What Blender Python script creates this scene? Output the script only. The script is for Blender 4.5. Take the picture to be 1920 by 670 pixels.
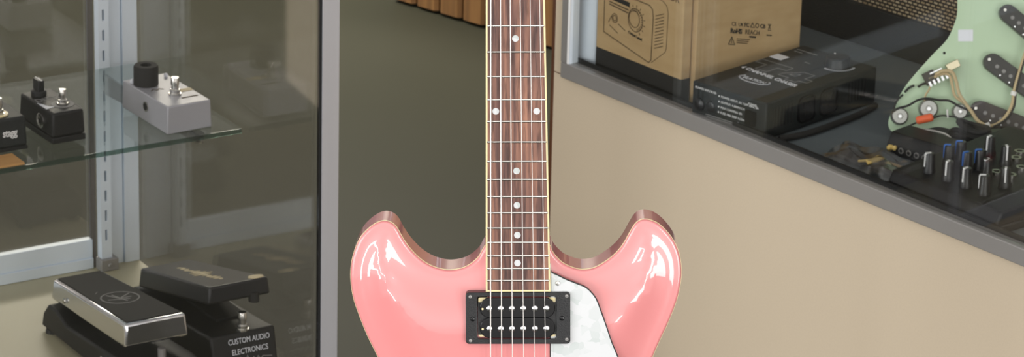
import bpy, bmesh, math, random
from mathutils import Vector, Matrix, geometry
random.seed(7)
S = bpy.context.scene
for o in list(bpy.data.objects): bpy.data.objects.remove(o)
COL = S.collection
R_ = math.radians

# ------------------------------------------------------------------ camera
PITCH, ROLL, HC = R_(20), R_(-1.4), 1.9
F0 = Vector((0, math.cos(PITCH), -math.sin(PITCH)))
U0 = Vector((0, math.sin(PITCH), math.cos(PITCH)))
X0 = Vector((1, 0, 0))
CR = math.cos(ROLL)*X0 - math.sin(ROLL)*U0
CU = math.sin(ROLL)*X0 + math.cos(ROLL)*U0
cam = bpy.data.cameras.new('camera')
cam.lens = 131.25; cam.sensor_width = 36; cam.sensor_fit = 'HORIZONTAL'
cam.clip_start = .05; cam.clip_end = 60
cam.dof.use_dof = True; cam.dof.focus_distance = 3.19; cam.dof.aperture_fstop = 32
co = bpy.data.objects.new('camera', cam); COL.objects.link(co)
M3 = Matrix((CR, CU, -F0)).transposed()
co.matrix_world = Matrix.Translation((0, 0, HC)) @ M3.to_4x4()
S.camera = co

# ------------------------------------------------------------------ world, lights, exposure
S.view_settings.view_transform = 'Standard'; S.view_settings.look = 'None'
S.view_settings.gamma = 1; S.view_settings.exposure = 0.0
S.view_settings.use_curve_mapping = False
W = bpy.data.worlds.new('world'); S.world = W; W.use_nodes = True
wn = W.node_tree.nodes; wl = W.node_tree.links
bg = wn['Background']; bg.inputs['Strength'].default_value = 1.5
tc = wn.new('ShaderNodeTexCoord'); sp = wn.new('ShaderNodeSeparateXYZ'); cr = wn.new('ShaderNodeValToRGB')
wl.new(tc.outputs['Generated'], sp.inputs[0])
ad = wn.new('ShaderNodeMath'); ad.operation = 'MULTIPLY_ADD'; ad.inputs[1].default_value = .5; ad.inputs[2].default_value = .5
wl.new(sp.outputs['Z'], ad.inputs[0]); wl.new(ad.outputs[0], cr.inputs[0])
el = cr.color_ramp.elements                               # dim floor side, bright shop around the horizon, dimmer ceiling
el[0].position = .30; el[0].color = (.42, .38, .33, 1)
el[1].position = .58; el[1].color = (.98, .96, .94, 1)
e2 = el.new(.70); e2.color = (.85, .83, .80, 1)
e3 = el.new(.85); e3.color = (.45, .44, .43, 1)
fr_ = wn.new('ShaderNodeMath'); fr_.operation = 'MULTIPLY_ADD'; fr_.inputs[1].default_value = -.50; fr_.inputs[2].default_value = .72   # shop front is at -y
wl.new(sp.outputs['Y'], fr_.inputs[0])
ml = wn.new('ShaderNodeVectorMath'); ml.operation = 'SCALE'
wl.new(cr.outputs[0], ml.inputs[0]); wl.new(fr_.outputs[0], ml.inputs['Scale']); wl.new(ml.outputs[0], bg.inputs[0])

def area(name, loc, target, sx, sy, power, col=(1, 1, 1)):
    l = bpy.data.lights.new(name, 'AREA'); l.shape = 'RECTANGLE'; l.size = sx; l.size_y = sy
    l.energy = power; l.color = col
    o = bpy.data.objects.new(name, l); COL.objects.link(o); o.location = loc
    d = Vector(target)-Vector(loc); o.rotation_euler = d.to_track_quat('-Z', 'Y').to_euler()
    return o
area('overhead_fill', (0.0, .6, 3.3), (0.0, 2.6, .5), 3.0, 1.4, 14, (1, .98, .96))  # added fill from overhead, brightens the guitar front
area('rear_floor_fill', (-.6, 6.2, 1.3), (-.6, 6.2, 0), 1.3, .3, 56, (1, .95, .80))  # added unseen fill, makes the far floor lighter than the near floor
area('left_fill', (-4.2, .8, 1.3), (.3, 4.2, .5), 2.0, 1.9, 96, (.97, .985, 1))  # added fill from the left for the counter panel
area('shop_window', (1.55, -1.5, .95), (.1, 3.0, .8), .70, 1.7, 40, (1, .99, .97))
area('shop_window', (2.7, -1.1, .95), (.1, 3.0, .8), .70, 1.7, 38, (1, .99, .97))
area('shop_window', (-1.75, -1.4, .95), (0, 3.0, .8), .16, 1.7, 18, (.97, .99, 1))
area('shop_window', (-2.6, -1.0, .95), (0, 3.0, .8), .24, 1.7, 19, (.97, .99, 1))

# ------------------------------------------------------------------ materials
def mat(name, col, rough=.5, metal=0., spec=.5, coat=0., noise=None, bump=None, sheen=0):
    m = bpy.data.materials.new(name); m.use_nodes = True
    nt = m.node_tree; b = nt.nodes['Principled BSDF']
    b.inputs['Base Color'].default_value = (*col, 1); b.inputs['Roughness'].default_value = rough
    b.inputs['Metallic'].default_value = metal; b.inputs['Specular IOR Level'].default_value = spec
    b.inputs['Coat Weight'].default_value = coat; b.inputs['Coat Roughness'].default_value = .03
    t = nt.nodes.new('ShaderNodeTexCoord')
    if noise:
        sc, col2, lo, hi, stretch = noise
        mp = nt.nodes.new('ShaderNodeMapping'); mp.inputs['Scale'].default_value = stretch
        n = nt.nodes.new('ShaderNodeTexNoise'); n.inputs['Scale'].default_value = sc; n.inputs['Detail'].default_value = 6
        r = nt.nodes.new('ShaderNodeValToRGB'); r.color_ramp.elements[0].position = lo; r.color_ramp.elements[1].position = hi
        r.color_ramp.elements[0].color = (*col, 1); r.color_ramp.elements[1].color = (*col2, 1)
        nt.links.new(t.outputs['Object'], mp.inputs[0]); nt.links.new(mp.outputs[0], n.inputs['Vector'])
        nt.links.new(n.outputs['Fac'], r.inputs[0]); nt.links.new(r.outputs[0], b.inputs['Base Color'])
    if bump:
        n2 = nt.nodes.new('ShaderNodeTexNoise'); n2.inputs['Scale'].default_value = bump[0]; n2.inputs['Detail'].default_value = 3
        bp = nt.nodes.new('ShaderNodeBump'); bp.inputs['Strength'].default_value = bump[1]; bp.inputs['Distance'].default_value = .001
        nt.links.new(t.outputs['Object'], n2.inputs['Vector']); nt.links.new(n2.outputs['Fac'], bp.inputs['Height'])
        nt.links.new(bp.outputs[0], b.inputs['Normal'])
    return m
def sr(r, g, b):
    f = lambda c: ((c/255+.055)/1.055)**2.4 if c/255 > .04045 else c/255/12.92
    return (f(r), f(g), f(b))
def glass(name, tint, ior=1.5, extra=0.0, rough=0.0):
    m = bpy.data.materials.new(name); m.use_nodes = True; nt = m.node_tree
    nt.nodes.remove(nt.nodes['Principled BSDF']); out = nt.nodes['Material Output']
    tr = nt.nodes.new('ShaderNodeBsdfTransparent'); tr.inputs[0].default_value = (*tint, 1)
    gl = nt.nodes.new('ShaderNodeBsdfGlossy'); gl.inputs['Roughness'].default_value = rough
    fr = nt.nodes.new('ShaderNodeFresnel'); fr.inputs[0].default_value = ior
    ge = nt.nodes.new('ShaderNodeNewGeometry'); im = nt.nodes.new('ShaderNodeMath'); im.operation = 'MULTIPLY_ADD'   # both faces of a thin pane reflect alike
    im.inputs[1].default_value = 1/ior-ior; im.inputs[2].default_value = ior
    nt.links.new(ge.outputs['Backfacing'], im.inputs[0]); nt.links.new(im.outputs[0], fr.inputs[0])
    ad = nt.nodes.new('ShaderNodeMath'); ad.operation = 'ADD'; ad.inputs[1].default_value = extra; ad.use_clamp = True
    mx = nt.nodes.new('ShaderNodeMixShader')
    nt.links.new(fr.outputs[0], ad.inputs[0]); nt.links.new(ad.outputs[0], mx.inputs[0])
    nt.links.new(tr.outputs[0], mx.inputs[1]); nt.links.new(gl.outputs[0], mx.inputs[2]); nt.links.new(mx.outputs[0], out.inputs[0])
    return m

m_floor = mat('floor_vinyl', (.030, .030, .020), .6, spec=.12, noise=(1.6, (.036, .0355, .025), .35, .7, (1, 1, 1)))
m_pink = mat('pink_gloss_lacquer', sr(230, 142, 142), .28, spec=.5, coat=1.)
m_pink.node_tree.nodes['Principled BSDF'].inputs['Coat IOR'].default_value = 1.55
m_cream = mat('cream_binding', sr(243, 226, 176), .35)
m_wood_floor = mat('orange_wood_slats', sr(150, 108, 62), .6, noise=(6, sr(106, 74, 42), .3, .7, (8, 8, .4)))
m_alu = mat('brushed_aluminium', (.56, .555, .585), .4, .6, noise=(40, (.62, .615, .65), .3, .7, (1, 1, .03)))
m_alu_blue = mat('pale_aluminium', (.78, .86, .95), .42, .2)
m_seal = mat('grey_seal', sr(92, 86, 80), .7)
m_alu_grey = mat('grey_anodised_frame', sr(150, 147, 144), .42, .35)
m_steel = mat('steel', (.60, .59, .56), .25, 1.)
m_chrome = mat('chrome', (.85, .85, .88), .11, 1.)
m_can = mat('dull_metal_can', (.40, .40, .38), .4, .9)
m_nickel = mat('fret_nickel', (.72, .70, .66), .25, 1.)
m_string = mat('string_steel', (.80, .76, .72), .3, .9)
m_black = mat('black_plastic', (.012, .012, .013), .35, bump=(900, .15))
m_black_gloss = mat('gloss_black_plastic', (.008, .008, .009), .15)
m_black_metal = mat('black_painted_metal', (.010, .0095, .010), .42, spec=.35, bump=(1400, .3))
m_black_rubber = mat('black_rubber', (.016, .015, .014), .75, bump=(1600, .5))
m_dark = mat('dark_slot', (.006, .006, .006), .8)
m_t4 = mat('charcoal_powder_coat', (.015, .0175, .018), .5, spec=.35, bump=(1100, .35))
m_white = mat('white_print', (.80, .80, .80), .5)
m_grey_print = mat('grey_print', (.25, .245, .24), .6)
m_cream_print = mat('cream_print', sr(214, 198, 160), .6)
m_label = mat('white_sticker', (.78, .80, .86), .5)
m_beige = mat('beige_laminate', sr(204, 188, 164), .42, spec=.4, noise=(500, sr(207, 191, 167), .4, .6, (1, 1, 1)))
m_edge = mat('brown_edge_band', sr(92, 56, 34), .5, noise=(30, sr(70, 42, 26), .3, .7, (1, 1, .05)))
m_deck_l = mat('cream_laminate_deck', sr(178, 170, 142), .45, spec=.4)
m_deck_r = mat('grey_felt_deck', sr(100, 108, 112), .9, noise=(900, sr(90, 98, 102), .35, .65, (1, 1, 1)))
m_card = mat('kraft_cardboard', sr(196, 168, 126), .85, spec=.15, noise=(60, sr(186, 157, 115), .35, .65, (.3, .3, 1)))
m_card_in = mat('cardboard_edge', sr(206, 180, 142), .85, spec=.15)
m_ink = mat('black_ink', (.02, .018, .016), .7)
m_ink_soft = mat('brown_line_ink', sr(88, 70, 50), .8)
m_grey_paint = mat('silver_grey_paint', sr(176, 176, 182), .38, .2, bump=(700, .2))
m_orange = mat('orange_capacitor', sr(244, 112, 70), .4)
m_tan_wire = mat('tan_cloth_wire', sr(196, 176, 136), .6)
m_white_wire = mat('white_wire', (.78, .77, .74), .45)
m_black_wire = mat('black_wire', (.015, .014, .014), .5)
m_mint = mat('mint_green_plastic', sr(190, 214, 182), .4, spec=.4)
m_brown_plastic = mat('brown_black_bobbin', (.030, .021, .018), .45)
m_wood_tag = mat('tan_wood', sr(206, 158, 96), .6, noise=(20, sr(190, 140, 82), .3, .7, (1, 12, 1)))
m_blue = mat('blue_marker', sr(60, 110, 190), .4)
m_yellow = mat('yellow_plastic', sr(232, 200, 120), .4)
m_neck = mat('brown_neck_wood', sr(150, 98, 74), .35, coat=.4)
m_red = mat('red_plastic', sr(210, 50, 60), .3)
m_glass = glass('counter_glass', (.965, .97, .965), 1.5)
m_glass_case = glass('case_glass', (.985, .98, .975), 1.5, .10, .03)
m_glass_side = glass('side_pane_glass', (.985, .98, .975), 1.5, .03, .06)
m_glass_shelf = glass('shelf_glass', (.90, .95, .94), 1.5, .03)
m_glass_edge = glass('green_glass_edge', (.62, .76, .71), 1.5, .12, .2)
m_bag = glass('clear_bag_film', (.82, .82, .82), 1.5, .10, .15)

# rosewood fingerboard
def rosewood():
    m = bpy.data.materials.new('streaked_rosewood'); m.use_nodes = True; nt = m.node_tree; b = nt.nodes['Principled BSDF']
    b.inputs['Roughness'].default_value = .5
    t = nt.nodes.new('ShaderNodeTexCoord')
    mp = nt.nodes.new('ShaderNodeMapping'); mp.inputs['Scale'].default_value = (170, 60, 9)
    n = nt.nodes.new('ShaderNodeTexNoise'); n.inputs['Scale'].default_value = 1; n.inputs['Detail'].default_value = 5; n.inputs['Distortion'].default_value = .6
    r = nt.nodes.new('ShaderNodeValToRGB'); e = r.color_ramp.elements
    e[0].position = .30; e[0].color = (*sr(70, 45, 44), 1); e[1].position = .72; e[1].color = (*sr(172, 122, 98), 1)
    k = e.new(.5); k.color = (*sr(122, 84, 72), 1)
    mp2 = nt.nodes.new('ShaderNodeMapping'); mp2.inputs['Scale'].default_value = (420, 90, 40)
    n2 = nt.nodes.new('ShaderNodeTexNoise'); n2.inputs['Scale'].default_value = 1; n2.inputs['Detail'].default_value = 4
    r2 = nt.nodes.new('ShaderNodeValToRGB'); r2.color_ramp.elements[0].position = .36; r2.color_ramp.elements[1].position = .52
    r2.color_ramp.elements[0].color = (.42, .38, .38, 1); r2.color_ramp.elements[1].color = (1, 1, 1, 1)
    mx = nt.nodes.new('ShaderNodeMix'); mx.data_type = 'RGBA'; mx.blend_type = 'MULTIPLY'; mx.inputs[0].default_value = .8
    for a, c in ((mp, n), (mp2, n2)):
        nt.links.new(t.outputs['Object'], a.inputs[0]); nt.links.new(a.outputs[0], c.inputs['Vector'])
    nt.links.new(n.outputs['Fac'], r.inputs[0]); nt.links.new(n2.outputs['Fac'], r2.inputs[0])
    nt.links.new(r.outputs[0], mx.inputs[6]); nt.links.new(r2.outputs[0], mx.inputs[7]); nt.links.new(mx.outputs[2], b.inputs['Base Color'])
    return m
m_rose = rosewood()
def pearl():
    m = bpy.data.materials.new('white_pearloid'); m.use_nodes = True; nt = m.node_tree; b = nt.nodes['Principled BSDF']
    b.inputs['Roughness'].default_value = .22; b.inputs['Coat Weight'].default_value = .3
    t = nt.nodes.new('ShaderNodeTexCoord'); v = nt.nodes.new('ShaderNodeTexVoronoi'); v.inputs['Scale'].default_value = 130
    n = nt.nodes.new('ShaderNodeTexNoise'); n.inputs['Scale'].default_value = 60; n.inputs['Detail'].default_value = 2
    am = nt.nodes.new('ShaderNodeMix'); am.data_type = 'VECTOR'; am.inputs[0].default_value = .012
    nt.links.new(t.outputs['Object'], n.inputs['Vector']); nt.links.new(t.outputs['Object'], am.inputs[4]); nt.links.new(n.outputs['Color'], am.inputs[5])
    nt.links.new(am.outputs[1], v.inputs['Vector'])
    r = nt.nodes.new('ShaderNodeValToRGB'); e = r.color_ramp.elements
    e[0].position = 0; e[0].color = (.58, .62, .61, 1); e[1].position = .5; e[1].color = (.70, .71, .72, 1)
    sx = nt.nodes.new('ShaderNodeSeparateColor'); nt.links.new(v.outputs['Color'], sx.inputs[0]); nt.links.new(sx.outputs[0], r.inputs[0])
    nt.links.new(r.outputs[0], b.inputs['Base Color']); return m
m_pearl = pearl()
def grille():
    m = bpy.data.materials.new('salt_pepper_grille_cloth'); m.use_nodes = True; nt = m.node_tree; b = nt.nodes['Principled BSDF']
    b.inputs['Roughness'].default_value = .8
    t = nt.nodes.new('ShaderNodeTexCoord'); sp = nt.nodes.new('ShaderNodeSeparateXYZ'); cb = nt.nodes.new('ShaderNodeCombineXYZ')
    nt.links.new(t.outputs['Object'], sp.inputs[0]); nt.links.new(sp.outputs['X'], cb.inputs['X']); nt.links.new(sp.outputs['Z'], cb.inputs['Y'])
    br = nt.nodes.new('ShaderNodeTexBrick'); br.inputs['Scale'].default_value = 1; br.inputs['Brick Width'].default_value = .0085
    br.inputs['Row Height'].default_value = .0048; br.inputs['Mortar Size'].default_value = .0014; br.inputs['Mortar Smooth'].default_value = .3
    br.inputs['Color1'].default_value = (*sr(196, 178, 146), 1); br.inputs['Color2'].default_value = (*sr(160, 138, 104), 1); br.inputs['Mortar'].default_value = (*sr(34, 26, 20), 1)
    nt.links.new(cb.outputs[0], br.inputs['Vector'])
    nt.links.new(br.outputs['Color'], b.inputs['Base Color']); return m
m_grille = grille()

# ------------------------------------------------------------------ mesh helpers
def new(): return bmesh.new()
def box(bm, x0, x1, y0, y1, z0, z1, taper=None):
    v = [bm.verts.new((x, y, z)) for z in (z0, z1) for y in (y0, y1) for x in (x0, x1)]
    for f in ((0, 2, 3, 1), (4, 5, 7, 6), (0, 1, 5, 4), (2, 6, 7, 3), (0, 4, 6, 2), (1, 3, 7, 5)):
        bm.faces.new([v[i] for i in f])
    return v
def hexa(bm, p):                      # eight corners, bottom ring then top ring
    v = [bm.verts.new(q) for q in p]
    for f in ((0, 3, 2, 1), (4, 5, 6, 7), (0, 1, 5, 4), (1, 2, 6, 5), (2, 3, 7, 6), (3, 0, 4, 7)):
        bm.faces.new([v[i] for i in f])
def lathe(bm, prof, org=(0, 0, 0), axis=(0, 0, 1), seg=28):
    org = Vector(org); ax = Vector(axis).normalized(); q = ax.to_track_quat('Z', 'Y')
    rings = []
    for r, h in prof:
        if r < 1e-7: rings.append([bm.verts.new(org+q@Vector((0, 0, h)))])
        else: rings.append([bm.verts.new(org+q@Vector((r*math.cos(2*math.pi*i/seg), r*math.sin(2*math.pi*i/seg), h))) for i in range(seg)])
    for a, b in zip(rings, rings[1:]):
        for i in range(seg):
            j = (i+1) % seg
            if len(a) == 1 and len(b) == 1: continue
            if len(a) == 1: bm.faces.new((a[0], b[i], b[j]))
            elif len(b) == 1: bm.faces.new((a[i], a[j], b[0]))
            else: bm.faces.new((a[i], a[j], b[j], b[i]))
def cyl(bm, org, axis, r, h, r2=None, seg=28):
    r2 = r if r2 is None else r2
    lathe(bm, [(0, 0), (r, 0), (r2, h), (0, h)], org, axis, seg)
def tube(bm, pts, r, seg=8, cap=True):
    pts = [Vector(p) for p in pts]; rings = []; up = None
    for i, p in enumerate(pts):
        d = (pts[min(i+1, len(pts)-1)]-pts[max(i-1, 0)]).normalized()
        if up is None: up = d.orthogonal().normalized()
        up = (up-d*up.dot(d)).normalized(); s = d.cross(up)
        rings.append([bm.verts.new(p+(up*math.cos(2*math.pi*k/seg)+s*math.sin(2*math.pi*k/seg))*r) for k in range(seg)])
    for a, b in zip(rings, rings[1:]):
        for k in range(seg): bm.faces.new((a[k], a[(k+1) % seg], b[(k+1) % seg], b[k]))
    if cap: bm.faces.new(rings[0][::-1]); bm.faces.new(rings[-1])
def catmull(pts, n=6, closed=False):
    P = [Vector(p) for p in pts]; out = []; L = len(P)
    for i in range(L if closed else L-1):
        g = (lambda k: P[k % L]) if closed else (lambda k: P[max(0, min(L-1, k))])
        a, b, c, d = g(i-1), g(i), g(i+1), g(i+2)
        for s in range(n):
            t = s/n
            out.append(.5*((2*b)+(c-a)*t+(2*a-5*b+4*c-d)*t*t+(3*b-a-3*c+d)*t**3))
    if not closed: out.append(P[-1])
    return out
def prism(bm, pts, a0, a1, mp):      # closed 2D polygon pushed from a0 to a1; mp(u, v, w) -> xyz
    A = [bm.verts.new(mp(p[0], p[1], a0)) for p in pts]; B = [bm.verts.new(mp(p[0], p[1], a1)) for p in pts]
    bm.faces.new(A); bm.faces.new(B[::-1])
    for i in range(len(pts)):
        j = (i+1) % len(pts); bm.faces.new((A[i], B[i], B[j], A[j]))
XZ = lambda u, v, w: (u, w, v)
XY = lambda u, v, w: (u, v, w)
YZ = lambda u, v, w: (w, u, v)
def rrect(x0, x1, z0, z1, r, n=5):
    o = []
    for cx, cz, a in ((x1-r, z1-r, 0), (x0+r, z1-r, 90), (x0+r, z0+r, 180), (x1-r, z0+r, 270)):
        for k in range(n+1):
            t = R_(a+90*k/n); o.append((cx+r*math.cos(t), cz+r*math.sin(t)))
    return o
def ringprism(bm, outer, inner, a0, a1, mp):
    n = len(outer); L = []
    for pts in (outer, inner):
        for a in (a0, a1): L.append([bm.verts.new(mp(p[0], p[1], a)) for p in pts])
    o0, o1, i0, i1 = L
    for i in range(n):
        j = (i+1) % n
        bm.faces.new((o0[i], o1[i], o1[j], o0[j])); bm.faces.new((i0[i], i0[j], i1[j], i1[i]))
        bm.faces.new((o0[i], o0[j], i0[j], i0[i])); bm.faces.new((o1[i], i1[i], i1[j], o1[j]))
def fin(name, bm, m, parent=None, smooth=True, bev=0., seg=2, angle=35):
    bmesh.ops.recalc_face_normals(bm, faces=bm.faces)
    me = bpy.data.meshes.new(name); bm.to_mesh(me); bm.free()
    me.materials.append(m)
    o = bpy.data.objects.new(name, me); COL.objects.link(o)
    if parent: o.parent = parent
    if smooth:
        for p in me.polygons: p.use_smooth = True
        me.set_sharp_from_angle(angle=R_(angle))
    if bev:
        b = o.modifiers.new('bevel', 'BEVEL'); b.width = bev; b.segments = seg; b.limit_method = 'ANGLE'; b.angle_limit = R_(40)
        b.harden_normals = False
    return o
def tag(o, label, cat, group=None):
    o['label'] = label; o['category'] = cat
    if group: o['group'] = group
    return o
def struct(o): o['kind'] = 'structure'; return o
def thing(name, label, cat, loc=(0, 0, 0), rz=0, group=None, mw=None):
    o = bpy.data.objects.new(name, None); COL.objects.link(o); o.empty_display_size = .05
    if mw is not None: o.matrix_world = mw
    else: o.location = loc; o.rotation_euler = (0, 0, rz)
    return tag(o, label, cat, group)
def plab(o, label): o['label'] = label; return o
def text(name, body, size, m, parent, org, xd, yd, align='LEFT', depth=.0002, bold=0., xs=1., shear=0., sp=1.):
    cu = bpy.data.curves.new(name, 'FONT'); cu.body = body; cu.size = size; cu.align_x = align
    cu.extrude = depth; cu.offset = bold; cu.shear = shear; cu.space_character = sp; cu.resolution_u = 3
    t = bpy.data.objects.new(name, cu); COL.objects.link(t)
    bpy.context.view_layer.update()
    me = bpy.data.meshes.new_from_object(t.evaluated_get(bpy.context.evaluated_depsgraph_get()))
    bpy.data.objects.remove(t); bpy.data.curves.remove(cu)
    X = Vector(xd).normalized(); Y = Vector(yd).normalized(); Z = X.cross(Y)
    M = Matrix((X*xs, Y, Z)).transposed().to_4x4(); M.translation = Vector(org)
    me.transform(M); me.materials.clear(); me.materials.append(m)
    o = bpy.data.objects.new(name, me); COL.objects.link(o); o.parent = parent
    return o
def strokes(name, lines, w, m, parent, org, xd, yd, depth=.0003):
    """thin printed strokes on a flat face; lines = lists of (u, v)"""
    X = Vector(xd).normalized(); Y = Vector(yd).normalized(); Z = X.cross(Y); O = Vector(org)
    bm = new()
    for ln in lines:
        for a, b in zip(ln, ln[1:]):
            A = Vector(a); B = Vector(b); d = B-A
            if d.length < 1e-9: continue
            d.normalize(); n = Vector((-d.y, d.x))*w/2; e = d*w*.35
            q = [A-e+n, A-e-n, B+e-n, B+e+n]
            v0 = [bm.verts.new(O+X*p.x+Y*p.y+Z*.00002) for p in q]; v1 = [bm.verts.new(O+X*p.x+Y*p.y+Z*depth) for p in q]
            bm.faces.new(v1); bm.faces.new(v0[::-1])
            for i in range(4): bm.faces.new((v0[i], v0[(i+1) % 4], v1[(i+1) % 4], v1[i]))
    return fin(name, bm, m, parent, smooth=False)
def footswitch(parent, x, y, z, s=1., washer=None, name='footswitch'):
    bm = new()
    lathe(bm, [(0, 0), (.0078*s, 0), (.0078*s, .0022*s), (.0062*s, .0024*s), (.0062*s, .0062*s), (.0056*s, .007*s), (.0044*s, .0072*s), (.0044*s, .012*s), (.0050*s, .0125*s), (.0050*s, .0205*s), (.0044*s, .0216*s), (0, .0218*s)], (x, y, z), (0, 0, 1), 24)
    o = fin(name, bm, m_steel, parent)
    if washer:
        bm = new(); lathe(bm, [(0, -.0003), (.0118*s, -.0003), (.0118*s, .0016), (0, .0016)], (x, y, z), (0, 0, 1)); fin('washer', bm, washer, o)
    return o

# ------------------------------------------------------------------ setting
bm = new(); box(bm, -7, 7, -3.5, 12, -.05, 0)
struct(fin('floor', bm, m_floor, smooth=False))
m_wall = mat('painted_wall', sr(176, 170, 158), .8)
for nm, a in (('wall_back', (-7, 7, 12, 12.1, 0, 3.2)), ('wall_left', (-7.1, -7, -3.5, 12, 0, 3.2)), ('wall_right', (7, 7.1, -3.5, 12, 0, 3.2))):
    bm = new(); box(bm, *a); struct(fin(nm, bm, m_wall, smooth=False))

# ------------------------------------------------------------------ left display case (local x along its front, local y to the back)
LO = Vector((-.476, 4.44, 0)); LA = R_(31.5)
def LW(x, y, z=0):
    return Vector((LO.x+x*math.cos(LA)-y*math.sin(LA), LO.y+x*math.sin(LA)+y*math.cos(LA), z))
case = thing('display_case', 'tall glass display case with aluminium frame holding effects pedals on the left', 'display case', LO, LA)
XL, YF, ZT = -1.3, -.49, 1.5
bm = new(); box(bm, XL, .022, YF, .03, 0.0, .14)
plab(fin('plinth', bm, m_beige, case, bev=.002), 'beige laminate plinth')
bm = new(); box(bm, XL, .004, YF+.006, .008, .14, .16)
plab(fin('bottom_deck', bm, m_deck_l, case, bev=.001), 'cream laminate deck')
bm = new()                                                # front right upright, an L section
prism(bm, [(.0005, YF-.003), (.0225, YF-.003), (.0225, YF+.03), (.0195, YF+.03), (.0195, YF), (.0005, YF)], .14, ZT, XY)
fin('corner_post', bm, m_alu, case, bev=.0006)
bm = new(); box(bm, -.0022, .0006, YF-.002, YF+.004, .16, ZT); fin('glazing_gasket', bm, m_dark, case)
bm = new(); box(bm, -.0165, .004, .0, .012, .16, ZT); fin('corner_post', bm, m_alu_blue, case, bev=.0006)
bm = new(); box(bm, -.041, -.0175, .003, .014, .16, ZT); fin('door_stile', bm, m_alu_blue, case, bev=.0006)
bm = new(); box(bm, -.0600, -.0549, .004, .012, .16, ZT); fin('door_seal', bm, m_seal, case)
# slotted shelf standard with its row of slots
bm = new()
z = .168; xs0, xs1, sw = -.0548, -.0405, .0030
xc = (xs0+xs1)/2-.0004
levels = []
k = 0
zs = .20
while zs < ZT-.03:
    levels.append((zs, zs+.0145)); zs += .0265
prev = .162
for a, b in levels:
    box(bm, xs0, xs1, -.012, .0, prev, a)
    box(bm, xs0, xc-sw/2, -.012, .0, a, b); box(bm, xc+sw/2, xs1, -.012, .0, a, b)
    prev = b
box(bm, xs0, xs1, -.012, .0, prev, ZT)
stn = fin('shelf_standard', bm, m_alu_blue, case, smooth=False)
bm = new(); box(bm, xs0+.001, xs1-.001, -.0015, -.0005, .165, ZT); fin('slot_backing', bm, m_dark, stn)
bm = new(); box(bm, -.058, -.034, -.018, .0, .1602, .176); cyl(bm, (-.046, -.018, .168), (0, -1, 0), .003, .002)
fin('foot_bracket', bm, m_alu_grey, case, bev=.001)
bm = new(); box(bm, XL, -.0605, .0, .014, .1602, .1745); box(bm, XL, -.0605, .0025, .014, .1745, .199)
fin('bottom_rail', bm, m_alu_blue, case, bev=.0008)
for nm, a in (('back_glass', (XL, -.061, .006, .010, .199, ZT)), ('side_glass', (.0046, .0086, YF+.03, .0, .16, ZT)),
              ('front_glass', (XL, -.0022, YF-.001, YF+.003, .16, ZT)), ('top_glass', (XL, .004, YF, .012, ZT, ZT+.006))):
    bm = new(); box(bm, *a); fin(nm, bm, m_glass_side if nm == 'side_glass' else m_glass_case, case, smooth=False)
bm = new(); box(bm, XL, .022, YF-.003, YF, .125, .158); fin('front_rail', bm, m_alu, case, bev=.001)

shelf = thing('glass_shelf', 'clear greenish glass shelf carrying small effects pedals in the left case', 'shelf', LO, LA)
bm = new(); box(bm, XL+.02, -.0002, -.2925, -.0125, .4242, .4300); fin('pane', bm, m_glass_shelf, shelf, smooth=False)
bm = new(); box(bm, XL+.02, -.0002, -.2937, -.2926, .4242, .4300); plab(fin('front_edge', bm, m_glass_edge, shelf, smooth=False), 'polished green front edge')
bk = thing('shelf_bracket', 'slim steel bracket holding the glass shelf from below, tip under its right end', 'bracket', LO, LA)
bm = new()
prism(bm, [(-.0125, .4225), (-.0125, .396), (-.05, .398), (-.27, .4125), (-.283, .4155), (-.283, .4225)], -.0485, -.0455, lambda u, v, w: (w, u, v))
fin('arm', bm, m_steel, bk, bev=.0005)
bm = new(); lathe(bm, [(0, 0), (.0075, 0), (.0085, .004), (.0085, .0105), (0, .0105)], (-.047, -.268, .4136), (0, 0, 1)); plab(fin('rubber_cup', bm, m_bag, bk), 'clear rubber cup')

# small pedals on the shelf -------------------------------------------------
def tpoly(x0, x1, y0, y1, ins): return [(x0+ins, y0+ins), (x1-ins, y0+ins), (x1-ins, y1-ins), (x0+ins, y1-ins)]
def casing(bm, hw, hl, h, ins):
    a = tpoly(-hw, hw, -hl, hl, 0); b = tpoly(-hw, hw, -hl, hl, ins)
    hexa(bm, [(*p, 0) for p in a]+[(*p, h) for p in b])
# grey pedal: footswitch end is near
gp_ = LW(-.0610, -.2155, .4302)
g = thing('effects_pedal', 'silver grey pedal with big black knob and steel footswitch at the shelf end', 'effects pedal', gp_, LA+R_(2))
bm = new(); casing(bm, .0298, .0580, .0343, .0009); fin('body', bm, m_grey_paint, g, bev=.0016, seg=3)
bm = new(); lathe(bm, [(0, 0), (.0148, 0), (.0150, .002), (.0150, .022), (.0138, .0245), (.0068, .0245), (.0060, .021), (0, .021)], (-.0115, .030, .0345), (0, 0, 1), 32)
kb = fin('knob', bm, m_black_rubber, g)
footswitch(g, .001, -.020, .0344, 1.0)
bm = new(); box(bm, .010, .028, -.016, -.006, .0344, .0347); plab(fin('price_sticker', bm, m_cream_print, g, smooth=False), 'cream sticker')
bm = new(); cyl(bm, (-.0291, -.004, .0195), (-1, 0, 0), .0062, .0016); jk = fin('jack', bm, m_steel, g)
bm = new(); cyl(bm, (-.0307, -.004, .0195), (-1, 0, 0), .0044, .0003); fin('jack_hole', bm, m_dark, jk)
for x in (-.0235, .0225):
    bm = new(); lathe(bm, [(0, 0), (.0024, 0), (.0026, .003), (.0015, .0046), (0, .005)], (x, .043, .0344), (0, 0, 1), 16); fin('trim_knob', bm, m_label, g)
bm = new(); cyl(bm, (.004, -.006, .0344), (0, 0, 1), .0022, .0006); fin('indicator_lamp', bm, m_dark, g)
strokes('printed_marks', [[(-.018, .004), (-.014, .008), (-.010, .003), (-.006, .008), (-.002, .003)]], .0012, m_ink_soft, g, (0, 0, .0344), (1, 0, 0), (0, 1, 0))
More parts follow.
